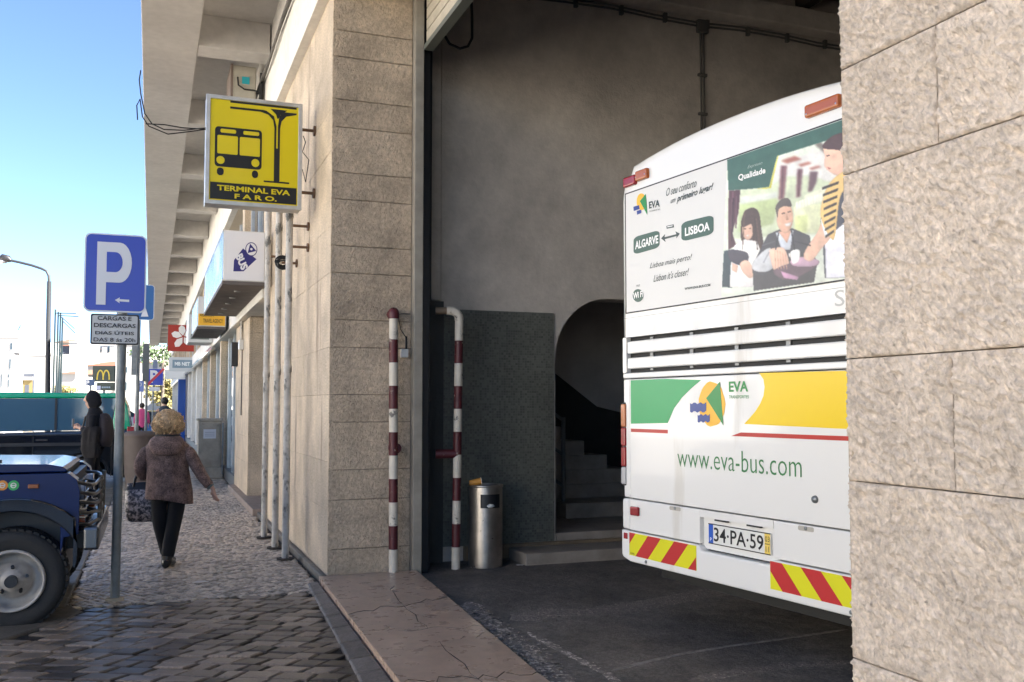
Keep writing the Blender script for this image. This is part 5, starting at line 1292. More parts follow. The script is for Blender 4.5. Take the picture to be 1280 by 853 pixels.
for y in (-.03, .03):
    MB().tube([(-.10, y, .34), (-.09, y, .42), (-.045, y * .6, .50), (.0, y * .3, .515), (.045, y * .6, .50), (.07, y, .42), (.08, y, .34)], .011, 8).build('handle', BLKPL, bt, world=False)

# ---- hooded man with phone (faces left)
mb_ = gz(121, 622); mb_.y -= .3; mb_.x -= .06
man = thing('person', 'man in black hooded sweatshirt looking at a phone beside the blue car', 'person', (mb_.x, mb_.y, 0), R(-21))
BH = mat('black_hoodie', (.010, .010, .014), .95, var=(30, .3)); 
N = [(0, 0, .95, (.11, .14)), (.02, 0, 1.2, (.11, .15)), (.02, 0, 1.38, (.08, .12)), (.0, 0, 1.50, (.05, .05)), (-.06, 0, 1.60, (.07, .065)), (-.09, 0, 1.68, (.085, .075)), (-.075, 0, 1.75, (.075, .065))]
Eg = [(0, 1), (1, 2), (2, 3), (3, 4), (4, 5), (5, 6)]
addn((-.185, 0, 1.655), .014, 5); addn((-.15, 0, 1.60), .03, 4)
for s in (-1, 1):
    i = addn((.04, .13 * s, 1.38), .035, 2); i = addn((.06, .21 * s, 1.15), .035, i); i = addn((-.14, .12 * s, 1.17), .036, i); wi = addn((-.22, .06 * s, 1.20), .026, i)
    hand(N, Eg, wi, (-.22, .06 * s, 1.20), (-1, -.3 * s, .15), (0, -.2 * s, 1), 1.05, .5)
    i = addn((0, .09 * s, .85), .09, 0); i = addn((-.02, .09 * s, .48), .06, i); i = addn((.03, .09 * s, .10), .045, i); addn((-.05, .09 * s, .045), .04, i)
skin('body', N, Eg, SKIN, man)
top = MB().loft(rings_z([(.88, .0, 0, .13, .19), (.9, .0, 0, .135, .195), (1.05, .01, 0, .13, .185), (1.25, .02, 0, .135, .19), (1.40, .03, 0, .13, .20), (1.47, .02, 0, .10, .16), (1.53, .0, 0, .085, .09)], 24, .08, 1)).build('sweatshirt', BH, man, world=False)
for s in (-1, 1):
    skin('sleeve', [(.04, .16 * s, 1.42, .075), (.06, .20 * s, 1.28, .068), (.065, .215 * s, 1.15, .064), (-.04, .17 * s, 1.15, .056), (-.16, .11 * s, 1.175, .046)], [(i, i + 1) for i in range(4)], BH, top)
# hood: open at the face
hv, hf = [], []
nu, nv = 16, 10; hc = Vector((-.035, 0, 1.665))
m_ = MB()
for j in range(nv + 1):
    ph = math.pi * j / nv
    for i in range(nu + 1):
        th = R(-112 + 224 * i / nu); d = Vector((math.sin(ph) * math.cos(th), math.sin(ph) * math.sin(th), math.cos(ph)))
        hv.append(hc + Vector((d.x * .145, d.y * .115, d.z * (.165 if d.z > 0 else .17))) + Vector((.02 if d.z < 0 else -.01 * (d.x < 0), 0, 0)))
for j in range(nv):
    for i in range(nu): hf.append((j * (nu + 1) + i, (j + 1) * (nu + 1) + i, (j + 1) * (nu + 1) + i + 1, j * (nu + 1) + i + 1))
m_.add(hv, hf, 0, True); o = m_.build('hood', BH, top, world=False); sm = o.modifiers.new('solid', 'SOLIDIFY'); sm.thickness = .02
TR2 = mat('dark_jeans', (.008, .008, .012), .9)
skin('trousers', [(0, 0, .92, (.13, .15)), (0, .095, .82, .105), (-.02, .095, .48, .082), (.03, .09, .14, .075), (.03, .09, .08, .078), (0, -.095, .82, .105), (-.02, -.095, .48, .082), (.03, -.09, .14, .075), (.03, -.09, .08, .078)], [(0, 1), (1, 2), (2, 3), (3, 4), (0, 5), (5, 6), (6, 7), (7, 8)], TR2, man)
for s in (-1, 1):
    sh_ = MB().loft([[Vector((xx, .09 * s + ry * math.cos(a / 12 * 6.283), max(.012, hz + rz * math.sin(a / 12 * 6.283)))) for a in range(12)] for (xx, ry, hz, rz) in ((.10, .02, .04, .03), (.085, .04, .055, .045), (.0, .05, .06, .05), (-.08, .05, .04, .035), (-.15, .04, .03, .025), (-.175, .02, .025, .01))]).build('shoe', BLKPL, man, world=False)
    bx('sole', (-.165, .09, .09 * s - .045, .09 * s + .045, 0, .02), WPLAS, sh_, world=False)
hm = Matrix.Translation((mb_.x, mb_.y, 0)) @ Matrix.Rotation(R(-21), 4, 'Z')
ph_ = thing('phone', 'thin pale phone held by the hooded man', 'phone', hm @ Vector((-.35, 0, 1.235)), R(-21))
bx('phone_body', (-.005, .005, -.035, .035, -.02, .11), mat('phone_grey', (.3, .32, .34), .2), ph_, world=False, bevel=.003)
jk = thing('draped_jacket', 'brown grey jacket draped over the arm of the hooded man', 'jacket', hm @ Vector((.02, -.2, .70)), R(-21))
JK = mat('brown_grey_jacket', (.018, .015, .015), .85, var=(8, .4), bump=(12, .5, .03))
MB().loft(rings_z([(.0, .06, 0, .07, .04), (.02, .04, 0, .13, .055), (.15, .02, 0, .16, .07), (.3, .03, 0, .15, .08), (.42, .04, 0, .13, .09), (.5, .05, 0, .10, .09), (.53, .05, 0, .05, .05)], 34, .6, 3)).build('cloth', JK, jk, world=False)
bk = thing('backpack', 'dark patterned backpack on the back of the hooded man', 'backpack', hm @ Vector((.2, 0, 1.0)), R(-21))
MB().loft(rings_z([(-.12, 0, 0, .06, .12), (-.1, 0, 0, .09, .15), (.1, .01, 0, .12, .16), (.32, 0, 0, .10, .15), (.42, -.02, 0, .06, .11), (.44, -.02, 0, .02, .05)], 20, .12, 6)).build('pack_body', mat('dark_floral', (.03, .022, .025), .7, grime=(30, .6, (.16, .09, .09))), bk, world=False)
for s in (-1, 1): MB().tube([(-.05, .08 * s, .36), (-.16, .1 * s, .46), (-.30, .1 * s, .38), (-.335, .1 * s, .22), (-.3, .1 * s, .02)], .018, 6).build('strap', BLKPL, bk, world=False)
# distant pedestrians
def simple_person(base, rz, label, cm, tm, hairm, hgt=1.7, pack=None):
    t = thing('person', label, 'person', base, rz); k = hgt / 1.7
    N = [(0, 0, .9, (.13, .10)), (0, 0, 1.2, (.14, .10)), (0, 0, 1.38, (.15, .09)), (0, 0, 1.47, .05), (0, .01, 1.57, (.08, .09)), (0, .01, 1.66, (.07, .08))]; E_ = [(0, 1), (1, 2), (2, 3), (3, 4), (4, 5)]
    def ad(p, r, par): N.append((*p, r)); E_.append((par, len(N) - 1)); return len(N) - 1
    for s in (-1, 1):
        i = ad((.19 * s, 0, 1.38), .05, 2); i = ad((.24 * s, -.02, 1.12), .04, i); i = ad((.25 * s, .06, .88), .028, i); hand(N, E_, i, (.25 * s, .06, .88), (0, .1, -1), (0, 1, 0), 1)
        i = ad((.09 * s, 0, .8), .085, 0); i = ad((.09 * s, .06 * s, .45), .06, i); i = ad((.09 * s, .12 * s, .08), .045, i); ad((.09 * s, .12 * s + .1, .04), .04, i)
    N = [(a * k, b * k, c * k, r) for a, b, c, r in N]
    skin('body', N, E_, SKIN, t, 1)
    jk_ = MB().loft(rings_z([(.78 * k, 0, 0, .19, .14), (1.0 * k, 0, 0, .185, .13), (1.3 * k, 0, 0, .21, .13), (1.42 * k, 0, 0, .17, .11), (1.50 * k, 0, 0, .07, .07)], 18, .08, 4)).build('jacket', cm, t, world=False)
    for s in (-1, 1): skin('sleeve', [(.18 * s, 0, 1.38 * k, .07), (.24 * s, -.02, 1.12 * k, .06), (.25 * s, .05, .92 * k, .05)], [(0, 1), (1, 2)], cm, jk_, 1)
    skin('trousers', [(0, 0, .85 * k, (.14, .11)), (-.09, 0, .78 * k, .09), (-.09, -.06, .45 * k, .075), (-.09, -.12, .08 * k, .065), (.09, 0, .78 * k, .09), (.09, .06, .45 * k, .075), (.09, .12, .08 * k, .065)], [(0, 1), (1, 2), (2, 3), (0, 4), (4, 5), (5, 6)], tm, t, 1)
    MB().blob((0, -.01, 1.63 * k), (.095, .105, .105), 3, .1, 3, 14, 10).build('hair', hairm, t, world=False)
    if pack: bx('backpack_front', (-.14, .14, -.26, -.12, .98, 1.4), pack, t, world=False, bevel=.04)
    return t
d1 = gd(206, 508, 25.5); simple_person((d1.x, d1.y, 0), R(4), 'distant pedestrian in dark jacket walking under the far end of the canopy', mat('slate_jacket', (.05, .06, .075), .8), TR2, mat('dark_hair', (.02, .015, .012), .6), 1.78)
d1 = gd(177.5, 508, 36); simple_person((d1.x, d1.y, 0), R(4), 'distant pedestrian in a bright pink jacket beyond the brown bin', mat('pink_jacket', (.62, .08, .22), .8), TR2, mat('dark_hair', 0), 1.66)

# ============================================================ BLUE OFF-ROAD CAR (front half in view)
NY = 7.62; FY = 9.36; GZ = -.05
suv = thing('parked_car', 'dark blue boxy off road car with steel bull bar parked nose to the pavement', 'car', (-.95, NY, GZ))
def sg(x, y): q = gy(x, y, NY); return (q.x, q.z)
fx_ = sg(99, 640)[0]              # fender front
wx = sg(15, 715)[0]; wz = .33; wr = .362; AR = .47
top_z = 1.065
arch = [(wx + AR * math.cos(R(a)), wz + (AR) * math.sin(R(a)) ) for a in range(10, 171, 10)]
wing = [(fx_ - .10, .60)] + [(min(q[0], fx_ - .12), q[1]) for q in arch] + [(wx - AR - .05, .42), (wx - AR - .35, .42), (wx - AR - .35, top_z), (fx_ - .08, top_z), (fx_ - .02, top_z - .05), (fx_, top_z - .14), (fx_, .62)]
for (a, b_) in ((NY, NY + .22), (FY - .22, FY)):
    MB().prism([(x, a, z) for x, z in wing], (0, b_ - a, 0)).build('front_wing', NAVY, suv, bevel=.02, seg=3)
flare = [(wx + (AR + .0) * math.cos(R(a)), wz + AR * math.sin(R(a))) for a in range(5, 176, 8)]
flo = [(wx + (AR + .12) * math.cos(R(a)), wz + (AR + .10) * math.sin(R(a))) for a in range(175, 4, -8)]
for (a, b_) in ((NY - .035, NY - .001), (FY + .001, FY + .035)): MB().prism([(min(x, fx_ - .02), a, z) for x, z in flare + flo], (0, b_ - a, 0)).build('wheel_arch', BLKP, suv, bevel=.012)
bon = MB().prism([(wx - AR - .35, NY + .05, 1.072), (fx_ - .10, NY + .05, 1.072), (fx_ - .09, NY + .05, 1.085), (fx_ - .12, NY + .05, 1.11), (fx_ - .22, NY + .05, 1.13), (wx - AR - .35, NY + .05, 1.15)], (0, FY - NY - .30, 0)).build('bonnet', NAVY, suv, bevel=.025, seg=3)
bx('bonnet_trim', (wx - .25, wx - .1, NY + .1, NY + .13, 1.14, 1.165), BLKPL, bon)
bx('engine_bay', (wx - 1.0, fx_ - .10, NY + .23, FY - .23, .45, 1.07), BLKPL, suv)
gr = bx('grille', (fx_ - .09, fx_ - .04, NY + .24, FY - .24, .62, 1.04), BLKPL, suv)
for k in range(7): bx('grille_bar', (fx_ - .04, fx_ - .02, NY + .5, FY - .5, .66 + .05 * k, .68 + .05 * k), CHROME, gr)
for y in (NY + .36, FY - .36):
    h_ = MB().cyl((fx_ - .05, y, .88), (fx_ + .02, y, .88), .09, n=24).build('headlight', CLR, suv); MB().ring((fx_ + .015, y, .88), (1, 0, 0), .085, .105, .012).build('headlight_ring', CHROME, h_)
    MB().cyl((fx_ - .02, y - .14 * (1 if y < 8.5 else -1), .70), (fx_ + .03, y - .14 * (1 if y < 8.5 else -1), .70), .035, n=14).build('indicator', AMB, suv)
bmp = bx('bumper', (fx_ + .03, fx_ + .14, NY - .01, FY - .12, .50, .67), mat('dark_chrome', (.16, .17, .18), .25, .9), suv, bevel=.02)
bx('bumper_mount', (fx_ - .10, fx_ + .06, NY + .3, NY + .4, .48, .6), BLKPL, bmp); bx('bumper_mount', (fx_ - .1, fx_ + .06, FY - .4, FY - .3, .48, .6), BLKPL, bmp)
bull = MB(); xx = fx_ + .06
for k in range(5):
    zb_ = .70 + .075 * k
    bull.tube([(fx_ - .03, NY + .02, zb_)] + [(xx + .06 * math.sin(math.pi * i / 8) ** .5, NY + .06 + (FY - NY - .62) * i / 8, zb_ - .02 + .012 * math.sin(i * 1.3 + k)) for i in range(9)] + [(fx_ - .03, FY - .52, zb_)], .013, 8)
for y in (NY + .45, FY - .75): bull.tube([(xx + .055, y, .60), (xx + .06, y, 1.02)], .016, 8)
bull.build('bull_bar', mat('dull_chrome', (.13, .125, .12), .3, .9), suv)
bl_ = MB()
for k in range(4): bl_.tube([(fx_ - .02, NY + .04, .74 + .06 * k), (fx_ + .03, NY + .10, .73 + .06 * k), (fx_ + .04, NY + .34, .74 + .06 * k)], .008, 6)
bl_.build('lamp_guard', CHROME, suv)
for (sx, m_) in ((3, flat('sticker_orange', '#d98a2c')), (17, flat('sticker_green', '#35a85a'))):
    c_ = sg(sx, 607); st_ = MB().prism([(c_[0] + .036 * math.cos(a / 18 * 6.283), NY - .003, c_[1] + .036 * math.sin(a / 18 * 6.283)) for a in range(18)], (0, .002, 0)).build('sticker', m_, suv)
    MB().ring((c_[0], NY - .004, c_[1]), (0, -1, 0), .013, .02, .001, 14).build('sticker_print', WPLAS, st_)
    bx('sticker_print', (c_[0] - .018, c_[0] + .018, NY - .0055, NY - .0045, c_[1] - .004, c_[1] + .003), WPLAS, st_)
c_ = sg(42, 608); bx('side_repeater', (c_[0] - .035, c_[0] + .035, NY - .02, NY, c_[1] - .015, c_[1] + .015), mat('dull_amber', (.25, .08, .02), .3), suv, bevel=.006)
def wheel(cx, y0, y1, cz, r, rim_r, par, rimm, face):
    """tyre with tread blocks; face = -1 outer side at y0"""
    w = y1 - y0; pr = [(r * .62, y0 + .02), (r * .80, y0 + .0), (r * .93, y0 + .012), (r * .985, y0 + .04), (r, y0 + .07), (r, y1 - .07), (r * .985, y1 - .04), (r * .93, y1 - .012), (r * .8, y1), (r * .62, y1 - .02)]
    ty = MB().lathe(pr, (cx, 0, cz), 'y', 48, caps=False).build('wheel', BLACK, par)
    td = MB()
    for i in range(44):
        a = 6.283 * i / 44
        for (q0, q1, sft) in ((.03, .085, 0), (.09, .15, .07), (.155, w - .03, 0)):
            a2 = a + sft; c_, s_ = math.cos(a2), math.sin(a2); tx, tz = -s_, c_
            P = [Vector((cx + c_ * rr + tx * tt, yy, cz + s_ * rr + tz * tt)) for rr in (r - .012, r + .003) for yy in (y0 + q0, y0 + q1) for tt in (-.017, .017)]
            td.add(P, [(0, 1, 3, 2), (4, 6, 7, 5), (0, 4, 5, 1), (2, 3, 7, 6), (0, 2, 6, 4), (1, 5, 7, 3)])
    td.build('tread', BLACK, ty)
    yo, s = (y0, 1) if face < 0 else (y1, -1)
    rm = MB().lathe([(rim_r * 1.08, yo + s * .02), (rim_r * 1.06, yo - s * .006), (rim_r * .99, yo - s * .006), (rim_r * .94, yo + s * .05), (rim_r * .86, yo + s * .115), (rim_r * .64, yo + s * .12), (rim_r * .60, yo + s * .065), (rim_r * .40, yo + s * .055), (rim_r * .36, yo + s * .02), (0, yo + s * .02)], (cx, 0, cz), 'y', 40, caps=False).build('rim', rimm, ty)
    return ty, rm, yo, s
RW = mat('cream_steel_rim', (.40, .37, .33), .4, var=(10, .25))
for (cx, y0, y1, f) in ((wx, NY - .03, NY + .22, -1), (wx, FY - .22, FY + .03, 1), (wx - 2.75, NY - .03, NY + .22, -1), (wx - 2.75, FY - .22, FY + .03, 1)):
    ty, rm, yo, s = wheel(cx, y0, y1, GZ + wr, wr, .205, suv, RW, f)
    MB().cyl((cx, yo - s * .03, GZ + wr), (cx, yo + s * .05, GZ + wr), .042, n=18).build('hub_cap', BLKPL, ty)
    for k in range(5): a = k * 1.2566 + .3; MB().cyl((cx + .10 * math.cos(a), yo + s * .035, GZ + wr + .10 * math.sin(a)), (cx + .10 * math.cos(a), yo + s * .07, GZ + wr + .075 * math.sin(a)), .012, n=8).build('wheel_nut', BLKPL, ty)
# rest of the body
xb = wx - AR - .36
bx('body', (xb - 2.9, xb, NY, FY, .42, 1.22), NAVY, suv, bevel=.03); cabn = bx('cabin', (xb - 2.85, xb - .35, NY + .06, FY - .06, 1.22, 1.95), NAVY, suv, bevel=.05)
for k in range(3): bx('side_window', (xb - 2.7 + .85 * k, xb - 1.98 + .85 * k, NY + .05, NY + .062, 1.32, 1.8), GLASSD, cabn)
bx('windscreen', (xb - .36, xb - .34, NY + .15, FY - .15, 1.3, 1.88), GLASSD, cabn)
bx('underbody', (xb - 2.6, fx_ - .1, NY + .25, FY - .25, .25, .5), BLKPL, suv)

# ============================================================ BLACK AND GREEN TAXI VAN
VY, VF = 20.0, 21.9
GZ = -.10
van = thing('parked_van', 'black people carrier taxi with bright green roof parked across the kerb', 'van', (-1.5, VY, GZ))
def vg(x, y): q = gy(x, y, VY); return (q.x, q.z)
xr = vg(166, 520)[0]; L = 4.9; xf = xr - L
wzv = GZ + .33; w1 = vg(105, 590)[0]; w2 = w1 - 3.1
def arc(c, r_, a0, a1, n=10): return [(c[0] + r_ * math.cos(R(a0 + (a1 - a0) * i / n)), c[1] + r_ * math.sin(R(a0 + (a1 - a0) * i / n))) for i in range(n + 1)]
low = [(xr, .22), (xr + .02, .55), (xr - .03, 1.10), (xf + 1.2, 1.02), (xf + .35, .90), (xf + .05, .75), (xf, .35), (xf + .1, .12), (w2 - .40, .12)] + arc((w2, wzv), .40, 180, 0) + [(w1 - .40, .12)] + arc((w1, wzv), .40, 180, 0) + [(xr - .1, .15)]
MB().prism([(x, VY, z) for x, z in reversed(low)], (0, VF - VY, 0)).build('body', BLKP, van, bevel=.05, seg=3)
zr = vg(60, 491)[1]
grn = [(xr - .03, 1.10), (xr - .10, 1.55), (xr - .20, zr - .03), (xr - .35, zr), (xf + 1.8, zr), (xf + 1.4, zr - .05), (xf + 1.35, zr - .12), (xr - .30, zr - .10), (xr - .36, 1.30), (xr - .36, 1.10)]
MB().prism([(x, VY + .03, z) for x, z in grn], (0, VF - VY - .06, 0)).build('roof', GRNP, van, bevel=.03, seg=3)
win = [(xr - .37, 1.105), (xr - .37, 1.30), (xr - .31, zr - .105), (xf + 1.35, zr - .125), (xf + .75, 1.06)]
gls = MB().prism([(x, VY + .05, z) for x, z in win], (0, VF - VY - .1, 0)).build('window_band', mat('tinted_glass', (.05, .12, .19), .06, spec=1.), van)  # blue reflection on the panes is put into the base colour
for px_ in (70, -40): X = vg(px_, 500)[0]; bx('window_pillar', (X - .02, X + .02, VY + .035, VY + .052, 1.1, zr - .11), BLKPL, gls)
bx('side_moulding', (w2 + .5, xr - .35, VY - .012, VY + .0, .80, .86), BLKPL, van); bx('door_rail', (w2 + .6, xr - .3, VY - .008, VY, 1.0, 1.02), BLKPL, van)
for q_ in (xr - .38, xr - 1.75, xr - 2.95): bx('door_seam', (q_, q_ + .012, VY - .006, VY + .001, .2, 1.08), BUSG, van)
bx('door_handle', (xr - 1.7, xr - 1.5, VY - .025, VY, .9, .93), BLKPL, van)
bx('tail_light', (xr - .10, xr + .03, VY - .012, VY + .15, .95, 1.16), RED, van, bevel=.01)
for cx in (w1, w2):
    for (y0, y1, f) in ((VY - .01, VY + .2, -1), (VF - .2, VF + .01, 1)):
        ty = MB().lathe([(.2, y0), (.29, y0), (.325, y0 + .03), (.325, y1 - .03), (.29, y1), (.2, y1)], (cx, 0, wzv), 'y', 32).build('wheel', BLACK, van); yo = y0 if f < 0 else y1
        MB().lathe([(.205, yo + f * .0), (.2, yo + f * .012), (.1, yo + f * .02), (0, yo + f * .02)], (cx, 0, wzv), 'y', 32).build('hub_cap', mat('silver_cap', (.6, .6, .62), .3, .5), ty)
        for k in range(7): a = k * .8976; c_, s_ = math.cos(a), math.sin(a); MB().prism([(cx + c_ * rr - s_ * tt, yo + f * .024, wzv + s_ * rr + c_ * tt) for rr, tt in ((.09, -.014), (.17, -.024), (.17, .024), (.09, .014))], (0, f * .002, 0)).build('cap_slot', BLKPL, ty)

# ============================================================ STREET LAMP, FLAGPOLES, DISTANCE
def lampx(px, d, ytop, yb, arm_px, label, col=POLE, rp=.085):
    b = gd(px, 508, d); h = CAMZ + (508 - ytop) * d / FPX
    t = thing('street_lamp', label, 'street lamp', (b.x, b.y, 0)); MB().tube([(b.x, b.y, 0), (b.x, b.y, h - .9)], [rp * 1.15, rp], 12).build('pole', col, t)
    e = gd(arm_px[0], arm_px[1], d); pts = [Vector((b.x, b.y, h - .9))]
    k = Vector((b.x, b.y, h)); 
    for i in range(1, 7): s = i / 6; pts.append((1 - s) ** 2 * pts[0] + 2 * s * (1 - s) * Vector((b.x, b.y, h - .1)) + s * s * (Vector((b.x, b.y, h)) * .85 + Vector(e) * .15))
    pts.append(Vector(e)); MB().tube(pts, rp * .6, 10).build('arm', col, t)
    hd_ = MB().loft([[Vector(e) + Vector((x_, y_, z_)) for (x_, y_, z_) in ((-q[0], -.14 * q[1], -.03), (-q[0], .14 * q[1], -.03), (-q[0], .10 * q[1], .10 * q[1]), (-q[0], -.10 * q[1], .10 * q[1]))] for q in ((0, .4), (.15, 1), (.5, 1), (.62, .5))], smooth=False).build('lamp_head', BLKPL, t)
    MB().blob(Vector(e) + Vector((-.35, 0, -.06)), (.2, .11, .06), 1, 0).build('lens', CLR, hd_); return t
_b = gd(60.5, 508, 40); _t = thing('street_lamp', 'tall dark street lamp with curved arm at the left edge beyond the van', 'street lamp', (_b.x, _b.y, 0))
DKP = mat('dark_lamp_pole', (.022, .024, .028), .6)
MB().tube([Vector((_b.x, _b.y, 0)), gd(60.5, 400, 40), gd(61.5, 352, 40)], [.12, .095, .085], 12).build('pole', DKP, _t)
MB().tube([gd(*q, 40) for q in ((61.5, 354), (61, 345), (58, 339), (52, 336), (40, 332), (24, 328), (12, 325.5))], .055, 10).build('arm', DKP, _t)
_h = MB().tube([gd(*q, 40) for q in ((14, 326), (10, 324), (3, 322), (-2, 323))], [.07, .16, .15, .05], 10).build('lamp_head', BLKPL, _t)
MB().blob(gd(4, 327, 40), (.17, .14, .09), 1, 0).build('lens', CLR, _h)
lampx(4.5, 85, 447, 490, (27, 443), 'small pale street lamp in front of the white house at the far left', WPLAS, .09)
for k, (px, yt) in enumerate(((66, 386), (69.7, 389), (72.6, 390), (75.3, 396))):
    b = gd(px, 508, 62 + k * 1.5); h = CAMZ + (508 - yt) * (62 + k * 1.5) / FPX
    t = thing('flagpole', ['leftmost', 'second from left', 'third from left', 'rightmost'][k] + ' of the four bare dark flagpoles right of the tall street lamp', 'flagpole', (b.x, b.y, 0), 0, 'row of four flagpoles')
    MB().tube([(0, 0, 0), (0, 0, h)], [.085, .05], 8).build('pole', mat('teal_pole', (.005, .016, .02), .5), t, world=False)
    e = gd((95, 98, 93, 94)[k], (392, 396, 411, 417)[k], 62 + k * 1.5) - Vector((b.x, b.y, 0)); s0 = h - .25
    MB().tube([(0, 0, s0), e], .03, 5).build('yard', mat('teal_pole', 0), t, world=False)
# obelisk
b = gd(101, 508, 120); s = 120 / FPX; OB = mat('obelisk_stone', (.62, .60, .57), .8, var=(2, .15))
t = thing('obelisk', 'tall white stone obelisk rising between the flagpoles and the road signs', 'monument', (b.x, b.y, 0), R(-20))
h = CAMZ + (508 - 402) * s; w0, w1_ = .55, .42
MB().prism([(-1.1, -1.1, 0), (1.1, -1.1, 0), (1.1, 1.1, 0), (-1.1, 1.1, 0)], (0, 0, 1.6)).build('base', OB, t, world=False)
MB().loft([[Vector((x * r_, y * r_, z)) for x, y in ((-1, -1), (1, -1), (1, 1), (-1, 1))] for (r_, z) in ((.62, 1.6), (.58, 4), (.5, 7), (.50, 8.9), (.42, 9), (.36, h - 1.0), (.04, h))], smooth=False).build('shaft', OB, t, world=False)
# far buildings
HW = mat('white_render', (.45, .43, .40), .8, var=(.2, .08), bump=(4, .1)); HY = mat('ochre_paint', (.24, .18, .07), .8); TILE = mat('red_tiles', (.22, .06, .03), .8, var=(1, .25)); HG = mat('grey_blue_wall', (.07, .08, .105), .8); CREAM = mat('cream_render', (.36, .31, .24), .8)
TANR = mat('old_tan_tiles', (.12, .07, .045), .85, var=(1, .3))
def house(label, px0, px1, ytop, d, m, depth=10, wins=(), roof=None, roofy=None, extra=None, name='white_house', cat='house'):
    b = gd((px0 + px1) / 2, 508, d); s = d / FPX; w = (px1 - px0) * s; h = CAMZ + (508 - ytop) * s
    t = thing(name, label, cat, (b.x, b.y, 0), R(-YAW))
    bx('wall', (-w / 2, w / 2, 0, depth, -.1, h), m, t, world=False)
    for (x0, x1, y0, y1) in wins:
        X0_, X1_ = (x0 - (px0 + px1) / 2) * s, (x1 - (px0 + px1) / 2) * s; Z0_, Z1_ = CAMZ + (508 - y1) * s, CAMZ + (508 - y0) * s
        f_ = bx('window', (X0_, X1_, -.06, .02, Z0_, Z1_), ALU, t, world=False)
        bx('pane', (X0_ + .06, X1_ - .06, -.075, -.055, Z0_ + .06, Z1_ - .06), GLASSD, f_, world=False)
    if roof:
        rh = (ytop - roofy) * s; e = .4
        MB().add([(-w / 2 - e, -e, h), (w / 2 + e, -e, h), (w / 2 + e, depth + e, h), (-w / 2 - e, depth + e, h), (-w / 2 + w * .25, depth / 2, h + rh), (w / 2 - w * .25, depth / 2, h + rh)], [(0, 1, 5, 4), (1, 2, 5), (2, 3, 4, 5), (3, 0, 4), (3, 2, 1, 0)]).build('roof', roof, t, world=False)
    else: bx('parapet', (-w / 2 - .1, w / 2 + .1, -.1, .15, h + .001, h + .35), m, t, world=False)
    return t, b, s, w, h
t, b, s, w, h = house('tall white house with narrow windows and glass roof terrace at the far left', -45, 21, 422, 150, HW, 14, [(10.5, 13.5, 428, 437), (10, 12.5, 448, 461), (0, 2, 467, 484), (9, 11.5, 467, 472), (9, 11, 474, 484), (-14, -11, 428, 438), (-14, -11, 448, 460)])
bx('terrace_glass', (w / 2 - 2.6, w / 2 - .4, .5, .55, h + .35, h + 1.3), mat('aqua_glass', (.25, .5, .52), .1), t, world=False)
MB().tube([(w / 2 - 1.3, 1, h), (w / 2 - .3, 1, h + 2.1)], .06, 6).build('mast', mat('teal_pole', 0), t, world=False)
t, b, s, w, h = house('low white house with an ochre loggia beside the street lamp', 20, 62, 444, 152, HW, 12, [])
X_ = lambda x: (x - 41) * s; Z_ = lambda y: CAMZ + (508 - y) * s
bx('loggia_frame', (X_(20), X_(42.3), -.3, 0, Z_(492), Z_(467)), HG, t, world=False); lg = bx('loggia', (X_(21.5), X_(41), -.35, -.29, Z_(492), Z_(474)), HY, t, world=False)
bx('door', (X_(32), X_(37), -.4, -.34, Z_(491), Z_(481)), HG, lg, world=False); bx('loggia_beam', (X_(21), X_(42), -.6, -.34, Z_(475), Z_(471)), HW, t, world=False)
house('flat white house behind the flagpoles with small grey roof room', 22, 56, 438, 175, HW, 10, [])
house('grey roof room standing on the white houses left of the street lamp', 31, 46, 436.5, 185, HG, 8, [])
house('white house with old tan roof between the flagpoles and the obelisk', 74, 97, 467, 140, HW, 12, [(84, 88, 482, 486)], TANR, 460)
house('white house behind the flagpoles with patched grey wall', 62, 85, 445, 165, HW, 12, [])
house('grey blue house with red roof beyond the flagpoles', 75, 88, 432, 180, HG, 9, [], TILE, 428)
house('white gabled house rising left of the obelisk', 85, 97, 428, 178, HW, 9, [(88, 91, 447, 455)])
house('old cream house with tiled roof at the top of the town behind the flagpoles', 65, 84, 428, 210, CREAM, 10, [(68, 71, 430, 434)], TANR, 422)
house('long white block with red tiled roof between the obelisk and the P sign', 105, 146, 457, 150, HW, 14, [(125, 127, 467, 472), (112, 114, 466, 471)], TILE, 449)
house('taller white block above the restaurant sign', 104, 142, 432, 190, HW, 12, [(107, 109, 436, 440), (123, 126, 432, 440), (133, 136, 432, 440)])
house('white apartment house behind the second pole with two dark windows', 143, 186, 431, 135, HW, 14, [(153, 158.5, 458, 466), (153, 158.5, 477, 488), (162, 166, 438, 444), (175, 179, 445, 452)])
house('white house with red roof glimpsed beside the crossed out P sign', 176, 212, 453, 110, HW, 12, [(200, 204, 470, 478)], TILE, 448)
house('pale building closing the street beyond the canopy end', 204, 245, 446, 100, CREAM, 12, [(214, 220, 470, 480), (226, 232, 470, 480)])
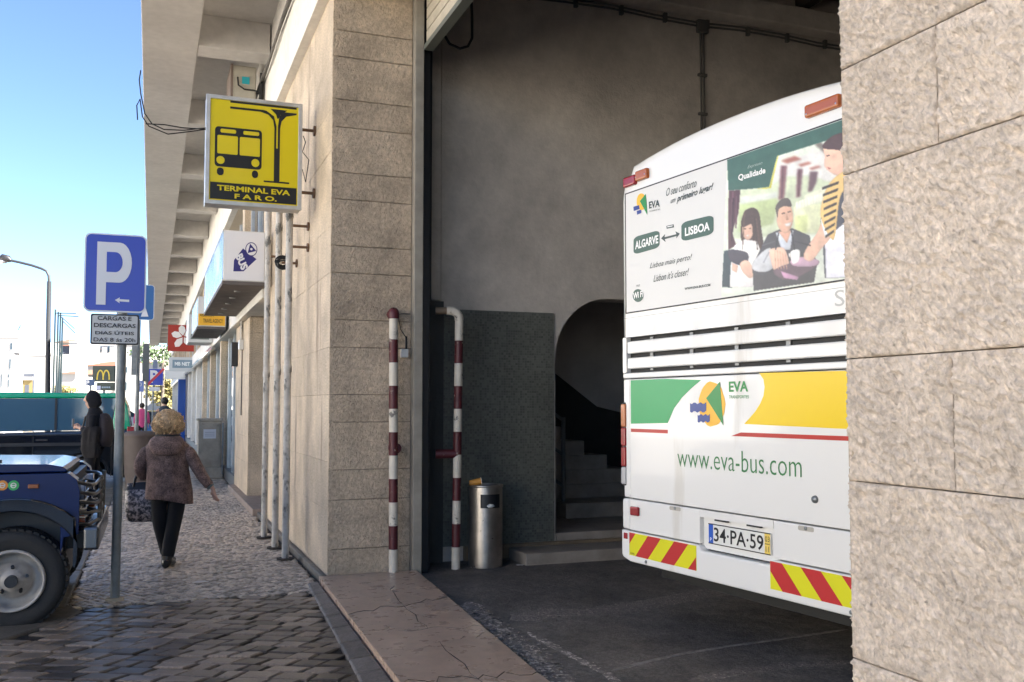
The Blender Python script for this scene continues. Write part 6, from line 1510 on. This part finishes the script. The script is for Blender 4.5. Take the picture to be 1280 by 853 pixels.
# restaurant sign
d = 55; b = gd(129, 508, d); s = d / FPX; t = thing('restaurant_sign', 'dark green restaurant sign with yellow arches on a post behind the hooded man', 'sign', (b.x, b.y, 0), R(-YAW))
DG = flat('deep_green', '#27382f'); zt = lambda y: CAMZ + (508 - y) * s
bx('post', (-.06, .06, .0, .12, 0, zt(487)), POLE, t, world=False); bx('board', (-13.5 * s, 13.5 * s, -.08, .1, zt(477), zt(457)), DG, t, world=False); bx('lower_board', (-8 * s, 13.5 * s, -.08, .1, zt(488), zt(478)), DG, t, world=False)
MY = flat('arch_yellow', '#e8c83a'); aa = MB()
for sx in (-1, 1):
    out, inn = [], []
    for i in range(13):
        a = R(180 * i / 12); cx = sx * 3.8 * s
        out.append((cx + 4.6 * s * math.cos(a), -.085, zt(474.5) + 12.5 * s * math.sin(a) ** .8)); inn.append((cx + 3.0 * s * math.cos(a), -.085, zt(474.5) + 10.8 * s * math.sin(a) ** .8))
    aa.prism(out + list(reversed(inn)), (0, -.01 - .003 * (sx + 1), 0))
aa.build('arches', MY, t, world=False)
bx('pale_square', (-8 * s, -3 * s, -.09, -.082, zt(487), zt(482)), flat('pale_lilac', '#c4c6dc'), t, world=False)
for k in range(5): bx('print_dash', ((-1.5 + 2.2 * k) * s, (.1 + 2.2 * k) * s, -.09, -.082, zt(485), zt(483)), flat('dim_white', '#8fa6b4'), t, world=False)
b = gd(112, 508, 50); s = 50 / FPX; t = thing('parking_sign', 'small distant blue P sign left of the restaurant sign', 'sign', (b.x, b.y, 0), R(-YAW)); zt = lambda y: CAMZ + (508 - y) * s
bx('post', (-.04, .04, 0, .08, 0, zt(474)), POLE, t, world=False); bx('plate', (-5.5 * s, 5.5 * s, -.05, 0, zt(482), zt(474)), flat('mid_blue', '#244a78'), t, world=False)
text('P', (-4.2 * s, -.055, zt(481)), (-.3 * s, -.055, zt(481)), (-4.2 * s, -.055, zt(475.3)), WI, t, TOW, world=False, bold=.04)
# far cars and shrubs
def small_car(px, d, m, label, rz):
    b = gd(px, 508, d); t = thing('parked_car', label, 'car', (b.x, b.y, GZ), rz)
    MB().prism([(-2, -.85, .25), (-2, -.85, .8), (-1.1, -.85, .9), (1.9, -.85, .85), (2.1, -.85, .6), (2.1, -.85, .25)], (0, 1.7, 0)).build('body', m, t, world=False, bevel=.08)
    MB().prism([(-1.6, -.75, .88), (-1.2, -.65, 1.4), (.4, -.65, 1.42), (1.2, -.75, .88)], (0, 1.4, 0)).build('cabin', GLASSD, t, world=False, bevel=.05)
    for x in (-1.25, 1.3):
        for y in (-.87, .7): MB().cyl((x, y, .31), (x, y + .18, .31), .31, n=18).build('wheel', BLACK, t, world=False)
small_car(196, 48, mat('blue_car_paint', (.05, .16, .4), .2, coat=.6), 'small blue car parked far along the kerb behind the crossed out P sign', R(90))
small_car(187, 58, mat('silver_car_paint', (.45, .47, .5), .2, .5), 'silver car parked farther along behind the blue one', R(90))
small_car(152, 70, mat('white_car_paint', (.7, .7, .7), .2), 'white car parked in the sunlit square behind the second pole', R(10))
def foliage(name, label, cat, c, r, n, col, trunk=True, leaf=.12, seed=0):
    t = thing(name, label, cat, (c.x, c.y, 0)); rr_ = random.Random(seed); m = MB(); cl = [Vector((rr_.uniform(-.6, .6) * r[0], rr_.uniform(-.6, .6) * r[1], c.z + rr_.uniform(-.6, .6) * r[2])) for _ in range(9)]
    for i in range(n):
        k = cl[i % 9]; d_ = Vector((rr_.gauss(0, 1), rr_.gauss(0, 1), rr_.gauss(0, 1))).normalized() * rr_.uniform(.2, .5); p = k + Vector((d_.x * r[0], d_.y * r[1], d_.z * r[2]))
        a = Vector((rr_.gauss(0, 1), rr_.gauss(0, 1), rr_.gauss(0, 1))).normalized(); b2 = a.orthogonal().normalized(); L_ = leaf * rr_.uniform(.6, 1.3)
        m.add([p, p + a * L_ * .5 + b2 * L_ * .35, p + a * L_, p + a * L_ * .5 - b2 * L_ * .35], [(0, 1, 2, 3)])
    m.build('crown', col, t, world=False)
    if trunk: MB().tube([(0, 0, 0), (.1, 0, c.z * .5), (0, .1, c.z)], [.18, .13, .06], 8).build('trunk', mat('bark', (.1, .08, .06), .9, bump=(12, .5)), t, world=False)
LF = mat('leaf_green', (.045, .08, .025), .6, rnd=.6); LF2 = mat('leaf_dry', (.22, .19, .06), .6, rnd=.6)
foliage('street_tree', 'dark leafy tree at the far end of the canopy above the signs', 'tree', gd(203, 440, 82), (2.8, 2.8, 1.1), 700, LF, leaf=.3, seed=1)
foliage('street_tree', 'sunlit yellowish tree beyond the blue panel at the street end', 'tree', gd(211, 486, 88), (2.2, 2.2, 1.8), 2600, LF2, leaf=.3, seed=2)
foliage('shrub', 'dry yellowish shrub at the foot of the obelisk', 'shrub', gd(84, 489, 100), (1.6, .8, .7), 900, LF2, False, .2, 3)
# unseen buildings left of the view, added to bounce sunlight onto the terminal
for k in range(5):
    t = thing('townhouse', ['white townhouse with flat roof opposite the terminal', 'cream townhouse opposite the terminal beside the white one', 'tall white townhouse opposite the terminal', 'pale townhouse opposite the terminal near the harbour', 'long white townhouse at the end of the row opposite the terminal'][k], 'house', (-27 , -28 + k * 14.5, 0))
    hh = (9, 11, 12, 9.5, 10)[k]
    bx('wall', (-10, 0, 0, 14.2, -.1, hh), mat('bright_white_render', (.80, .77, .71), .8, var=(.3, .1)), t, world=False)
    for z in (1, 4.2, 7.2):
        for q in range(4): 
            w_ = bx('window', (0, .05, 1 + 3.3 * q, 2.4 + 3.3 * q, z, z + 1.9), ALU, t, world=False); bx('pane', (.05, .06, 1.1 + 3.3 * q, 2.3 + 3.3 * q, z + .1, z + 1.8), GLASSD, w_, world=False)

rq = random.Random(12)
for k, (x, y, lab, cm_) in enumerate(((650, 707, 'scrap of white paper lying by the step beside the steel bin', (.6, .58, .55)), (250, 728, 'flattened white paper scrap on the pale paving right of the parking pole', (.62, .6, .58)))):
    c = gz(x, y, .012); pts = [(c.x + rq.uniform(.6, 1) * .05 * (1 + k) * math.cos(a * .9), c.y + rq.uniform(.6, 1) * .04 * math.sin(a * .9), .013 + rq.uniform(0, .006)) for a in range(7)]
    tag(MB().prism(list(reversed(pts)), (0, 0, .002)).build('paper_scrap', mat('scrap_paper', cm_, .8)), lab, 'litter')
